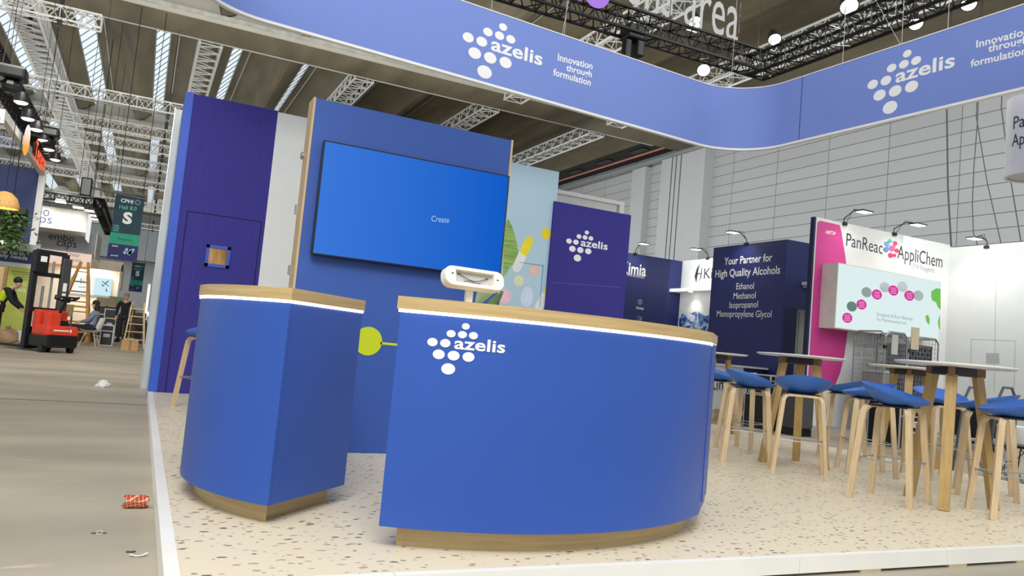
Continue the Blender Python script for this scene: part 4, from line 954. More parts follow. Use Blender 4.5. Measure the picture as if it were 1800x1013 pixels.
p = floorx(1620, 792); flight_case('black equipment case with white label right of the roll cages', p.x-.55, p.x+.35, p.y, p.y+.6, .0, .74)
t = [o for o in bpy.data.objects if o.name.startswith('flight_case')][-1]
fx = Face((0, p.y-.014, 0), (1, 0), (0, -1)); b = MB(); b.box(p.x-.28, p.x+.02, p.y-.016, p.y-.012, .36, .46); lo = b.build('label_plate', WHITE, t); b = MB(); letter(b, fx, 'DMX', p.x-.22, .385, .16, .05, .01, .004); b.build('lettering', INK, lo)
p = floorx(1700, 812); flight_case('long low aluminium cart under the bar stools at the right', p.x-.7, p.x+.9, p.y, p.y+.5, .0, .34, mt=pm('cart_grey', (150, 152, 152), .5, .3))
p = floorx(1742, 815); t = thing('tool_crate', 'black crate with a yellow stripe standing on the low aluminium cart', 'crate', (p.x, p.y+.25, .36)); MB().bbox(p.x-.25, p.x+.32, p.y+.06, p.y+.46, .362, .82, .02).build('body', BLACKP, t); MB().box(p.x-.252, p.x+.322, p.y+.055, p.y+.06, .7, .77).build('stripe', pm('yellow_stripe', (214, 206, 30), .5), t)
for i, (px, lb) in enumerate(((1712, 'dark folding chair back peeking over the seats, left of two'), (1771, 'dark folding chair back peeking over the seats, right of two'))):
    D = 9.2; c = EYE+ray(px, 690)*D; t = thing('folding_chair', lb, 'chair', (c.x, c.y, 0), 0, 'dark folding chairs behind the bar stools')
    z = (EYE+ray(px, 682)*D).z; b = MB()
    b.tube([(c.x-.2, c.y+.1, 0), (c.x-.17, c.y, z-.15), (c.x-.08, c.y, z), (c.x+.08, c.y, z), (c.x+.2, c.y, z-.18), (c.x+.24, c.y+.1, 0)], .018, 6); b.build('back_frame', pm('chair_grey', (92, 100, 108), .4, .5), t)
    MB().bbox(c.x-.19, c.x+.2, c.y-.38, c.y, .44, .47, .01).build('seat', BLACKP, t)
    for sx in (-.18, .19): b = MB(); b.tube([(c.x+sx, c.y-.36, 0), (c.x+sx, c.y-.1, .46)], .014, 6); b.build('leg', pm('chair_grey', (92, 100, 108), .4, .5), t)
p = EYE+ray(1800, 770)*9.5; t = thing('shell_chair', 'white shell chair on wire legs at the right edge behind the stools', 'chair', (p.x, p.y, 0))
b = MB(); b.lathe([(0, .42), (.2, .44), (.27, .52), (.29, .66), (.275, .66), (.255, .53), (.19, .46), (0, .44)], (p.x, p.y, 0), 24); b.build('shell', WHITE, t, True)
b = MB()
for i in range(4):
    a = math.pi/4+i*math.pi/2; q = (p.x+.25*math.cos(a), p.y+.25*math.sin(a), 0); b.tube([q, (p.x+.1*math.cos(a), p.y+.1*math.sin(a), .43)], .008, 5); a2 = a+math.pi/2
    b.tube([(p.x+.2*math.cos(a), p.y+.2*math.sin(a), .12), (p.x+.12*math.cos(a2), p.y+.12*math.sin(a2), .38)], .005, 4)
b.build('wire_base', BLACK, t)
# ================================================================ people
def skin_geo(nodes, edges, root, lv=1):
    """nodes: {name: ((x,y,z), r)}; edges between names; grown with a skin modifier and smoothed"""
    names = list(nodes); ix = {n: i for i, n in enumerate(names)}
    me = bpy.data.meshes.new('s'); me.from_pydata([nodes[n][0] for n in names], [(ix[a], ix[b]) for a, b in edges], []); o = bpy.data.objects.new('s', me); COL.objects.link(o)
    o.modifiers.new('k', 'SKIN'); ss = o.modifiers.new('u', 'SUBSURF'); ss.levels = lv; ss.render_levels = lv
    for i, n in enumerate(names):
        r = nodes[n][1]; r = r if isinstance(r, tuple) else (r, r); d = me.skin_vertices[0].data[i]; d.radius = r; d.use_root = (n == root)
    dg = bpy.context.evaluated_depsgraph_get(); ev = bpy.data.meshes.new_from_object(o.evaluated_get(dg))
    g = ([tuple(q.co) for q in ev.vertices], [tuple(p.vertices) for p in ev.polygons]); bpy.data.objects.remove(o); bpy.data.meshes.remove(me); bpy.data.meshes.remove(ev); return g
SKIN = pm('skin', (206, 164, 138), .55, var=.05)
def person(label, loc, rz, J, top, trousers, hair, vest=None, longhair=False):
    t = thing('person', label, 'person', loc, rz); Mt = MW[t.name]
    P = lambda k: V(J[k])
    nd = {'pelvis': (P('pelvis'), (.12, .09)), 'waist': (P('pelvis').lerp(P('chest'), .5), (.115, .085)), 'chest': (P('chest'), (.135, .095)), 'neck': (P('neck'), .05), 'jaw': (P('head')-V((0, 0, .06)), .068), 'head': (P('head')+V((0, 0, .05)), (.078, .09)), 'crown': (P('head')+V((0, 0, .11)), .05)}
    ed = [('pelvis', 'waist'), ('waist', 'chest'), ('chest', 'neck'), ('neck', 'jaw'), ('jaw', 'head'), ('head', 'crown')]
    for s in 'lr':
        for k, r in (('sho', .058), ('elb', .042), ('wri', .028), ('hip', .085), ('kne', .058), ('ank', .04), ('toe', .032)): nd[k+s] = (P(k+s), r)
        h = (P('wri'+s)-P('elb'+s)).normalized(); pl = P('wri'+s)+h*.06; nd['palm'+s] = (pl, (.036, .02))
        ed += [('chest', 'sho'+s), ('sho'+s, 'elb'+s), ('elb'+s, 'wri'+s), ('wri'+s, 'palm'+s), ('pelvis', 'hip'+s), ('hip'+s, 'kne'+s), ('kne'+s, 'ank'+s), ('ank'+s, 'toe'+s)]
        sd = h.cross(V((0, 1, .2))).normalized(); fwd = sd.cross(h).normalized()
        for i, (o_, L) in enumerate(((-.03, .07), (-.01, .08), (.01, .075), (.03, .06))):
            nd['f%d%s' % (i, s)] = (pl+sd*o_+h*.05, .0095); nd['g%d%s' % (i, s)] = (pl+sd*o_*1.1+h*(.05+L*.55)+fwd*.012, .0085); nd['h%d%s' % (i, s)] = (pl+sd*o_*1.1+h*(.05+L*.9)+fwd*.035, .0075)
            ed += [('palm'+s, 'f%d%s' % (i, s)), ('f%d%s' % (i, s), 'g%d%s' % (i, s)), ('g%d%s' % (i, s), 'h%d%s' % (i, s))]
        nd['t0'+s] = (pl-sd*.045+h*.0+fwd*.02, .011); nd['t1'+s] = (pl-sd*.06+h*.04+fwd*.03, .009); ed += [('palm'+s, 't0'+s), ('t0'+s, 't1'+s)]
    b = MB(); b.M = Mt; b.add(*skin_geo(nd, ed, 'pelvis')); body = b.build('body', SKIN, t, True, 80)
    f = V(J.get('face', (0, 1, 0))).normalized(); hc = P('head')+V((0, 0, .02)); sx = f.cross(V((0, 0, 1))).normalized()
    b = MB(); b.M = Mt; b.tube([hc+f*.075+V((0, 0, .02)), hc+f*.105-V((0, 0, .015)), hc+f*.085-V((0, 0, .025))], .012, 6); b.build('nose', SKIN, t, True)
    for s in (-1, 1):
        b = MB(); b.M = Mt; b.ball(tuple(hc+f*.082+sx*.032*s+V((0, 0, .025))), .009, 8, 6); b.build('eye', INK, t, True)
        b = MB(); b.M = Mt; b.ball(tuple(hc+sx*.085*s), .022, 8, 6, (.5, .8, 1.4)); b.build('ear', SKIN, t, True)
    b = MB(); b.M = Mt; b.tube([hc+f*.08-sx*.022-V((0, 0, .052)), hc+f*.088-V((0, 0, .055)), hc+f*.08+sx*.022-V((0, 0, .052))], .006, 5); b.build('mouth', pm('lips', (168, 104, 96), .5), t, True)
    if hair:
        b = MB(); b.M = Mt; b.ball(tuple(hc-f*.022+V((0, 0, .065))), .1, 14, 8, (.94, 1.0, .86))
        if longhair: b.ball(tuple(hc-f*.055-V((0, 0, .1))), .1, 12, 8, (1, .7, 2.1))
        b.build('hair', hair, t, True)
    def cloth(nm, keys, eds, grow, mt, root):
        q = {k: (nd[k][0], tuple(r+grow for r in (nd[k][1] if isinstance(nd[k][1], tuple) else (nd[k][1], nd[k][1])))) for k in keys}
        b = MB(); b.M = Mt; b.add(*skin_geo(q, eds, root)); return b.build(nm, mt, t, True, 80)
    ke = [('pelvis', 'waist'), ('waist', 'chest'), ('chest', 'shol'), ('chest', 'shor')]
    cloth('top', ['pelvis', 'waist', 'chest', 'shol', 'shor', 'elbl', 'elbr', 'wril', 'wrir', 'hipl', 'hipr'], ke+[('pelvis', 'hipl'), ('pelvis', 'hipr'), ('shol', 'elbl'), ('shor', 'elbr'), ('elbl', 'wril'), ('elbr', 'wrir')], .016, top, 'pelvis')
    if vest: cloth('vest', ['pelvis', 'waist', 'chest', 'shol', 'shor', 'hipl', 'hipr'], ke+[('pelvis', 'hipl'), ('pelvis', 'hipr')], .03, vest, 'pelvis')
    cloth('trousers', ['pelvis', 'hipl', 'hipr', 'knel', 'kner', 'ankl', 'ankr'], [('pelvis', 'hipl'), ('pelvis', 'hipr'), ('hipl', 'knel'), ('hipr', 'kner'), ('knel', 'ankl'), ('kner', 'ankr')], .018, trousers, 'pelvis')
    for s in 'lr':
        a, e = P('ank'+s), P('toe'+s); b = MB(); b.M = Mt; d = (e-a); d.z = 0; d.normalize(); b.strap([a-d*.06+V((0, 0, -.02)), a+d*.04+V((0, 0, -.02)), V((e.x, e.y, e.z))+d*.03], (-d.y, d.x, 0), .095, [.1, .1, .05]); b.build('shoe', BLACKP, t)
    return t
BLK = pm('black_cloth', (24, 24, 28), .85, var=.15, scale=(20, 20, 20)); HIVIS = pm('hi_vis', (206, 232, 40), .7, var=.05); DENIM = pm('faded_denim', (122, 136, 164), .85, var=.25, scale=(14, 14, 14)); DK = pm('dark_trousers', (34, 34, 42), .85, var=.1)
HAIRD = pm('dark_hair', (40, 30, 26), .7, var=.2, scale=(30, 30, 4)); HAIRG = pm('fair_hair', (170, 140, 112), .7, var=.15, scale=(30, 30, 4)); HAIRB = pm('black_hair', (22, 18, 18), .7, var=.2)
STAND = dict(pelvis=(0, 0, .95), chest=(0, .01, 1.32), neck=(0, .01, 1.5), head=(0, .03, 1.58), shol=(-.19, 0, 1.41), shor=(.19, 0, 1.41), elbl=(-.25, -.02, 1.13), elbr=(.25, -.02, 1.13), wril=(-.24, .1, .9), wrir=(.24, .1, .9), hipl=(-.1, 0, .9), hipr=(.1, 0, .9), knel=(-.11, .02, .5), kner=(.11, .02, .5), ankl=(-.12, -.02, .1), ankr=(.12, -.02, .1), toel=(-.14, .13, .04), toer=(.14, .13, .04))
person('man in black clothes standing behind the pale wooden ladder', (-.52, 30.2, 0), math.radians(170), STAND, BLK, DK, HAIRG)
LEAN = dict(STAND, chest=(0, .16, 1.28), neck=(0, .27, 1.43), head=(0, .37, 1.5), face=(0, .8, -.6), shol=(-.19, .2, 1.37), shor=(.19, .2, 1.37), elbl=(-.24, .32, 1.09), elbr=(.24, .32, 1.09), wril=(-.17, .52, .92), wrir=(.17, .52, .92))
person('man in yellow high visibility vest bending towards the red pallet truck', (-3.12, 22.1, 0), math.radians(-95), LEAN, BLK, DK, HAIRB, HIVIS)
SIT = dict(pelvis=(0, 0, .54), chest=(0, -.08, .9), neck=(0, -.06, 1.08), head=(0, -.02, 1.17), shol=(-.18, -.07, .99), shor=(.18, -.07, .99), elbl=(-.22, .05, .74), elbr=(.22, .05, .74), wril=(-.12, .26, .68), wrir=(.12, .26, .68), hipl=(-.09, .04, .53), hipr=(.09, .04, .53), knel=(-.1, .46, .52), kner=(.1, .46, .52), ankl=(-.1, .5, .1), ankr=(.1, .5, .1), toel=(-.11, .65, .04), toer=(.11, .65, .04))
sp = onz(155, 609, 0)
person('woman with long dark hair in a faded blue jacket sitting on a white shell chair', (sp.x+.02, sp.y, 0), math.radians(80), SIT, DENIM, DK, HAIRD, None, True)
t = thing('shell_chair', 'white shell chair on slanted wooden legs under the seated woman', 'chair', (sp.x+.02, sp.y, 0), math.radians(80)); Mt = MW[t.name]
b = MB(); b.M = Mt; n = 9
vs = []; fs = []
pr = [(.26, .44), (.1, .41), (-.1, .41), (-.2, .44), (-.26, .56), (-.3, .72), (-.33, .84)]
for i, (y, z) in enumerate(pr):
    for j in range(n): f_ = (j/(n-1)-.5)*2; w_ = .24-(.04 if i > 4 else 0)-(.05 if i == 6 else 0); vs.append((f_*w_, y+(.1*f_*f_ if i > 3 else 0), z+(.06*f_*f_ if i < 4 else 0)))
m_ = len(vs)
for i in range(len(pr)-1):
    for j in range(n-1): a = i*n+j; fs.append((a, a+1, a+n+1, a+n))
vs += [(x, y-.012, z-.012) for x, y, z in vs]; fs += [tuple(i+m_ for i in q)[::-1] for q in fs[:]]
b.add(vs, fs); b.build('shell', WHITE, t, True)
for sx in (-1, 1):
    for sy in (-1, 1): b = MB(); b.M = Mt; b.tube([(sx*.12, sy*.1, .41), (sx*.24, sy*.22, 0)], .017, 6, .011); b.build('leg', ASH, t)
b = MB(); b.M = Mt; b.tube([(-.15, -.13, .3), (.15, .13, .3)], .006, 4); b.tube([(.15, -.13, .3), (-.15, .13, .3)], .006, 4); b.build('brace', BLACK, t)

# ================================================================ pallet truck
ft = onz(92, 617, 0)
t = thing('pallet_truck', 'red and black electric pallet stacker with tall mast standing in the aisle', 'forklift', (-2.02, 20.95, 0), math.radians(130)); Mt = MW[t.name]
RED = pm('truck_red', (214, 62, 34), .4, var=.05)
def mb(): b = MB(); b.M = Mt; return b
TRK0 = Mt
Mt = Mt @ Matrix.Diagonal((.8, .95, 1, 1))
b = mb(); b.bbox(-.95, -.12, -.4, .4, .12, .42, .05); b.build('base_cover', BLACKP, t)
b = mb(); b.bbox(-.93, -.2, -.41, .41, .36, .62, .07); b.bbox(-.42, -.14, -.38, .38, .55, .96, .05); b.bbox(-.86, -.6, .05, .38, .55, .92, .05); b.build('bonnet', RED, t)
b = mb(); b.bbox(-.62, -.4, -.3, .06, .6, .74, .03); b.build('battery_tray', BLACKP, t)
for sy in (-1, 1):
    b = mb(); b.bbox(-.04, .12, sy*.38-.06, sy*.38+.06, .1, 2.3, .01); b.build('mast_post', BLACK, t)
b = mb()
for z in (.9, 1.72, 2.24): b.box(-.02, .06, -.38, .38, z, z+.1)
b.build('mast_crossbar', BLACK, t)
b = mb(); b.bbox(-.14, .02, .12, .46, 1.78, 2.32, .04); b.build('mast_cover', BLACKP, t)
b = mb(); b.bbox(-.1, -.02, -.5, -.26, .5, 2.2, .03); b.build('side_panel', pm('truck_grey', (58, 60, 64), .5), t)
b = mb(); b.tube([(.05, -.1, .3), (.05, -.1, 2.1)], .03, 8); b.tube([(.05, .1, .3), (.05, .1, 1.5)], .035, 8); b.build('lift_ram', STEEL, t)
b = mb(); b.box(-.08, -.075, -.34, -.28, .98, 1.7); b.build('guard_mesh', DGREY, t)
for sy in (-.2, .2): b = mb(); b.box(.1, 1.2, sy-.09, sy+.09, .04, .1); b.build('fork', BLACK, t)
b = mb(); b.box(.1, .16, -.36, .36, .05, .55); b.build('fork_carriage', BLACK, t)
for p in ((-.7, -.36), (-.7, .36), (-.3, 0)): b = mb(); b.tube([(p[0], p[1]-.05, .1), (p[0], p[1]+.05, .1)], .1, 16); b.build('wheel', BLACKP, t)
b = mb(); b.tube([(-.5, 0, .7), (-.86, 0, 1.18)], .035, 8); b.build('tiller_arm', BLACKP, t)
b = mb(); b.tube([(-.84, -.04, 1.2), (-.8, -.26, 1.24), (-.9, -.3, 1.3), (-.98, -.24, 1.28), (-.98, .24, 1.28), (-.9, .3, 1.3), (-.8, .26, 1.24), (-.84, .04, 1.2)], .025, 6); b.bbox(-.94, -.8, -.08, .08, 1.16, 1.3, .03); b.build('tiller_handle', BLACKP, t)
for (x, y0_, y1_, z0_, z1_) in ((-.142, .2, .36, 2.05, 2.18), (-.102, -.42, -.32, 1.42, 1.62), (-.102, -.42, -.32, 1.2, 1.38)): b = mb(); b.box(x-.004, x, y0_, y1_, z0_, z1_); b.build('sticker', WHITE, t)
b = mb(); b.box(-.937, -.934, -.14, .26, .5, .53).box(-.937, -.934, -.2, -.16, .48, .55); b.build('maker_marking', LOGOW, t)
bp = onz(10, 606, 0)
t = thing('rubbish_bag', 'tan crumpled bag under the hands of the man in the yellow vest', 'bag', (bp.x, bp.y, 0)); b = MB()
b.ball((bp.x, bp.y, .2), .28, 14, 9, (1, .7, .72)); b.v = [(x+.03*math.sin(17*z+9*x), y+.03*math.sin(13*x), max(0, z+.03*math.sin(15*x+11*y))) for x, y, z in b.v]; b.build('sack', pm('tan_bag', (182, 150, 118), .7, var=.12), t, True)
b = MB(); b.lathe([(.03, .38), (.07, .46), (.05, .46)], (bp.x, bp.y, 0), 10); b.build('neck', pm('tan_bag', (182, 150, 118), .7), t)

# ================================================================ stands along the left aisle
TX = -2.72; TYf = 23.9; TYn = onx(12, 190, TX).y; TZt = onx(83, 303, TX).z; TZb = onx(80, 311, TX).z
ftr = Face((TX, 0, 0), (0, 1), (1, 0)); ftb = Face((0, TYf, 0), (1, 0), (0, -1))
t = thing('stand_canopy', 'white framed canopy box of the dark blue stand with glowing red lettering', 'stand canopy', (TX, 20, 3))
MB().box(TX-.12, TX, TYn, TYf+.1, TZb, TZt).build('side_fascia', WHITE, t)
MB().box(TX-7, TX, TYn-.1, TYn, TZb-.1, TZt).build('front_fascia', WHITE, t); MB().box(TX-.28, TX-.06, TYn-.1, TYn+.05, 2.6, TZb).build('post', WHITE, t)
zlow = ony(68, 432, TYf).z; MB().box(TX-.14, TX+.02, TYf-.02, TYf+.1, zlow, TZt).build('post', WHITE, t)
bw = MB().box(TX-8, TX-.14, TYf, TYf+.08, zlow+.02, TZt).build('blue_panel', pm('deep_blue', (16, 40, 106), .45, var=.05), t)
b = MB(); ftb.text(b, 'shared future', -20, 236, 30, 241, 8, 0); ftb.text(b, 'and People', -12, 248, 26, 252.5, 8, 0); ftb.text(b, 'of daily needs.', -14, 257, 40, 263, 8, 0)
b.v = b.v; b.build('slogan', pm('faint_letter', (150, 166, 206), .6), bw)
b = MB(); ftr.text(b, 'Tereos', 55, 276, 73, 301, 34, .02, .06); b.build('lettering', em('red_letter', (255, 96, 60), 1.5), t)
b = MB(); u, v = ftr.uv(58, 255); u1, v1 = ftr.uv(74, 292); b.box(TX, TX+.05, u, u1, TZb+.1, TZt+.2); b.build('letter_board', pm('board_dark', (58, 22, 24), .6), t)
p = onx(47, 246, TX+.25); zz0, zz1 = onx(45, 276, TX+.25).z, onx(48, 215, TX+.25).z
b = MB(); b.ball((p.x, p.y, (zz0+zz1)/2), (zz1-zz0)/2, 20, 14, (.16, .62, 1)); b.build('emblem_disc', em('emblem_lit', (250, 170, 60), 1.1, (244, 244, 252), 2, (zz0-3+.15, zz0-3+.55)), t, True)
tq = [onx(0, 118, TX-.2), onx(82, 276, TX-.2)]; zt5 = (tq[0].z+tq[1].z)/2
t = thing('lighting_truss', 'black lattice lighting truss over the dark blue stand at the left edge', 'truss', (TX-.2, 19, zt5)); truss_mesh(MB(), (TX-.2, 11, zt5), (TX-.2, 25.5, zt5), .34, .34, .4, .03, .014).build('frame', TRK, t)
for y in (13, 18, 23): b = MB(); b.tube([(TX-.2, y, zt5+.17), (TX-.2, y, 10.8)], .006, 4); b.build('hanger', BLACK, t)
DL = 'round floodlights along the black truss of the blue stand'
for i, (x, y) in enumerate(((37, 180), (49, 209), (64, 228), (77, 247), (86, 263), (97, 281))):
    p = onx(x, y, TX+.32); t = thing('stage_lamp', 'round white floodlight over the blue stand, %s from the left edge' % ('first', 'second', 'third', 'fourth', 'fifth', 'sixth')[i], 'stage lamp', tuple(p), 0, DL)
    b = MB(); b.lathe([(0, .2), (.09, .18), (.13, .02), (.12, 0)], tuple(p), 16); b.build('housing', BLACK, t, True); b = MB(); b.ball((p.x, p.y, p.z), .115, 14, 8, (1, 1, .35)); b.build('lens', em('flood_lens', (255, 250, 240), 3.0), t, True)
    b = MB(); b.tube([p+V((0, 0, .18)), (TX-.1, p.y, zt5-.1)], .015, 4); b.build('arm', BLACK, t)
for y in (14, 20): lamp('SPOT', 'aisle_flood', (TX+.75, y, 4.5), 160, (1, .97, .93), (-.3, y+5, 0), spot_size=math.radians(130), spot_blend=.8, shadow_soft_size=.15)
lamp('SPOT', 'blue_stand_flood', (TX+.8, 18, 5.2), 60, (1, .97, .93), (TX-1, 23, 3.5), spot_size=math.radians(100), spot_blend=.8, shadow_soft_size=.2)
for (x, y, lb) in ((10, 128, 'black motor hoist on the black truss in the upper left corner'), (78, 233, 'black motor hoist hanging on chains right of the round floodlights')):
    p = onx(x, y, TX+.3); t = thing('chain_hoist', lb, 'hoist', tuple(p), 0, 'black chain hoists'); b = MB(); b.bbox(p.x-.3, p.x+.3, p.y-.2, p.y+.2, p.z-.1, p.z+.12, .05); b.build('body', BLACKP, t); b = MB(); b.ball((p.x+.1, p.y, p.z-.2), .16, 10, 6, (1, 1, .8)); b.build('chain_bag', BLACKP, t); b = MB()
    for dx in (-.06, .06): b.tube([(p.x+dx, p.y, p.z+.1), (p.x+dx+.2, p.y, 10.6)], .006, 4)
    b.build('chain', DGREY, t)
p = ony(6, 366, 16.6); t = thing('pendant_lamp', 'woven dome pendant lamp glowing in front of the dark blue panel', 'pendant lamp', tuple(p)); b = MB(); b.lathe([(.24, 0), (.25, .06), (.2, .2), (.1, .29), (.02, .31), (.015, .3), (.09, .275), (.185, .19), (.235, .05)], tuple(p), 24); b.build('shade', pm('woven_cane', (196, 150, 84), .7, var=.3, scale=(40, 40, 60)), t, True)
b = MB(); b.ball((p.x, p.y, p.z+.08), .06, 10, 8); b.build('bulb', em('warm_bulb', (255, 206, 120), 6), t, True); b = MB(); b.tube([(p.x, p.y, p.z+.3), (p.x, p.y, TZb)], .006, 4); b.build('cord', BLACK, t)
lamp('POINT', 'pendant_glow', (p.x, p.y, p.z+.02), 12, (1, .75, .45), shadow_soft_size=.06)
def foliage(name, label, c, ext, n, group=None):
    t = thing(name, label, 'plant', c, 0, group); b = MB()
    for i in range(n):
        p = V((c[0]+random.gauss(0, ext[0]), c[1]+random.gauss(0, ext[1]), c[2]+random.uniform(-ext[2], ext[2]))); a = random.uniform(0, 6.28); s = random.uniform(.04, .09); d = V((math.cos(a), math.sin(a), random.uniform(-1, .2))).normalized(); q = d.cross(V((0, 0, 1))).normalized()*s*.45
        b.add([tuple(p), tuple(p+d*s+q), tuple(p+d*s*2), tuple(p+d*s-q), tuple(p+d*s+V((0, 0, .012)))], [(0, 1, 4), (1, 2, 4), (2, 3, 4), (3, 0, 4), (0, 3, 2, 1)])
    b.build('foliage', [LG], t); b = MB()
    for i in range(14): x, y = c[0]+random.gauss(0, ext[0]), c[1]+random.gauss(0, ext[1]); b.tube([(x, y, c[2]+ext[2]), (x+.04, y, c[2]), (x, y+.03, c[2]-ext[2])], .006, 4)
    b.build('stem', pm('stem', (74, 92, 50), .6), t)
    b = MB(); b.bbox(c[0]-ext[0]*1.6, c[0]+ext[0]*1.6, c[1]-ext[1]*1.4, c[1]+ext[1]*1.4, c[2]+ext[2]-.12, c[2]+ext[2]+.02, .02); b.build('planter', pm('planter_dark', (44, 52, 40), .8), t); b = MB(); b.tube([(c[0], c[1], c[2]+ext[2]), (c[0], c[1], TZb)], .01, 4); b.build('cord', BLACK, t)
p = ony(16, 402, 18.4); foliage('hanging_plant', 'bushy green hanging plant under the woven pendant lamp', tuple(p), (.17, .15, .42), 900)
p = ony(4, 424, 18.6); t = thing('stage_lamp', 'small dazzling lamp below the hanging plant', 'stage lamp', tuple(p)); b = MB(); b.ball(tuple(p), .07, 10, 8); b.build('lens', HEADL, t, True); b = MB(); b.lathe([(0, .16), (.06, .15), (.08, .03)], tuple(p), 14); b.build('housing', BLACK, t)
PYt = 25.6; fp = Face((0, PYt, 0), (1, 0), (0, -1))
t = thing('poster_wall', 'poster wall with navy headline band over a lime panel behind the pallet truck', 'poster wall', (-4, PYt, 0))
zA, zB_, x1 = fp.uv(20, 439)[1], fp.uv(20, 461)[1], fp.uv(66, 470)[0]
MB().box(x1-5, x1, PYt, PYt+.1, 0, zA+.25).build('panel', OFFW, t); MB().box(x1-5, x1-.02, PYt-.01, PYt, zB_, zA).build('headline_band', pm('headline_navy', (42, 58, 98), .6), t); MB().box(x1-5, x1-.02, PYt-.01, PYt, .3, zB_-.12).build('lime_panel', pm('lime_panel', (188, 198, 88), .6, var=.08), t)
b = MB(); fp.text(b, 'for the Earth', -22, 441, 43, 450.5, 7, .01, .014); fp.text(b, 'and daily needs', -32, 447, 48, 457.5, 7, .01, .014); b.build('headline', LOGOW, t)
b = MB(); fp.text(b, '50%', 10, 511, 28, 513, 6, .01, .014); fp.text(b, '36%', 31, 512, 46, 514, 6, .01, .014); fp.text(b, 'CO2', 36, 502, 46, 503, 4, 0, .014); b.build('figures', LOGOW, t)
b = MB()
for k in range(4): fp.text(b, 'we are growing our future together', 20+k*3, 478+k*4, 57, 482+k*4, 3, 0, .014)
b = MB()
for k in range(4): fp.poly(b, [(20+k*2, 476+k*4.3), (56, 480+k*4.3), (56, 481.4+k*4.3), (20+k*2, 477.4+k*4.3)], .014)
b.build('small_print', pm('lime_dark', (120, 132, 60), .6), t)
p = ony(6, 530, 19.2); t = thing('plywood_sheet', 'upright pale wooden panel at the left edge behind the man in the vest', 'panel', (p.x, 23.2, 0)); q0, q1 = ony(-40, 466, 23.2), ony(13, 470, 23.2); MB().box(q0.x, q1.x, 23.2, 23.26, .2, q1.z).build('board', pm('pale_plywood', (206, 178, 130), .6, var=.08, scale=(3, 3, 20)), t); MB().box(q1.x-.05, q1.x+.02, 23.17, 23.28, 0, q1.z+.03).build('frame', pm('frame_oak', (150, 120, 76), .6), t)
# hanging banners further down
EY = 31; fe = Face((0, EY, 0), (1, 0), (0, -1)); zA, zB_ = fe.uv(100, 405)[1], fe.uv(100, 438)[1]; xa_, xb_ = fe.uv(20, 420)[0], fe.uv(168, 430)[0]
t = thing('hanging_banner', 'long grey hanging banner with dark rounded two-line lettering', 'banner', ((xa_+xb_)/2, EY, zB_)); MB().box(xa_, xb_, EY, EY+.06, zB_, zA).build('fabric', pm('banner_grey', (168, 168, 172), .7, var=.03), t); MB().box(xb_, xb_+.03, EY-.02, EY+3, zB_-.15, zA+.1).build('end_fabric', WHITE, t)
b = MB(); fe.text(b, 'embo', 85, 420, 130, 426, 12, .004); fe.text(b, 'caps', 99, 432, 134, 436, 9, .004); b.build('lettering', INK, t); b = MB()
for x in (xa_+.5, xb_-.3): b.tube([(x, EY+.03, zA), (x, EY+.03, 10.8)], .012, 4)
b.build('wire', BLACK, t)
BX = 29.0; fbx = Face((0, BX, 0), (1, 0), (0, -1)); zA, zB_ = fbx.uv(110, 366)[1], fbx.uv(110, 404)[1]; xa_, xb_ = fbx.uv(50, 380)[0], fbx.uv(152, 400)[0]
t = thing('lit_box_sign', 'white glowing box sign with thin dark letters under a black truss', 'hanging sign', ((xa_+xb_)/2, BX, zB_)); b = MB(); [b.tube([(x, BX+.3, zA-.02), (x, BX+.3, 10.8)], .008, 4) for x in (xa_+.5, xb_-.4)]; b.build('wire', BLACK, t); MB().box(xa_, xb_, BX, BX+1.8, zB_, zA).build('box', pm('sign_white', (236, 236, 228), .6), t); MB().box(xb_, xb_+.02, BX+.1, BX+1.7, zB_-.2, zA-.05).build('side_face', em('side_lit', (246, 246, 244), .95), t)
b = MB(); fbx.text(b, 'embo', 34, 374, 86, 381, 17, -.002, .006); fbx.text(b, 'caps', 44, 387, 91, 394, 10, -.002, .006); b.v = b.v; b.build('lettering', pm('letter_blue_grey', (90, 104, 150), .6), t)
lamp('SPOT', 'box_sign_flood', ((xa_+xb_)/2, BX-1.6, zA+.3), 160, (1, .95, .86), ((xa_+xb_)/2, BX, (zA+zB_)/2), spot_size=math.radians(120), spot_blend=.8, shadow_soft_size=.2)
tz = zA+.25
t = thing('lighting_truss', 'black lattice truss carrying the white glowing box sign', 'truss', ((xa_+xb_)/2, BX, tz)); truss_mesh(MB(), (xa_-1, BX-.5, tz), (xb_+.3, BX-.5, tz), .3, .3, .4, .03, .014).build('front_arm', TRK, t); truss_mesh(MB(), (xb_+.3, BX-.7, tz), (xb_+.3, BX+9, tz), .3, .3, .4, .03, .014).build('side_arm', TRK, t)
for k in (-.4, 4, 8): b = MB(); b.tube([(xb_+.3, BX+k, tz), (xb_+.3, BX+k, 10.6)], .008, 4); b.build('hanger', BLACK, t)
for i, (x, y) in enumerate(((107, 354), (138, 364), (158, 370), (164, 378), (169, 385))):
    p = ony(x, y, (BX-.75, BX-.75, BX+1, BX+2.5, BX+4.4)[i]); t = thing('stage_lamp', 'floodlight on the black truss above the white box sign, %s from the left' % ('first', 'second', 'third', 'fourth', 'fifth')[i], 'stage lamp', tuple(p), 0, 'floodlights above the white box sign'); b = MB(); b.bbox(p.x-.16, p.x+.16, p.y-.1, p.y+.1, p.z, p.z+.08, .02); b.build('housing', BLACK, t); b = MB(); b.box(p.x-.15, p.x+.15, p.y-.11, p.y+.09, p.z-.05, p.z); b.build('lens', em('flood_lens', (255, 250, 240), 3), t)
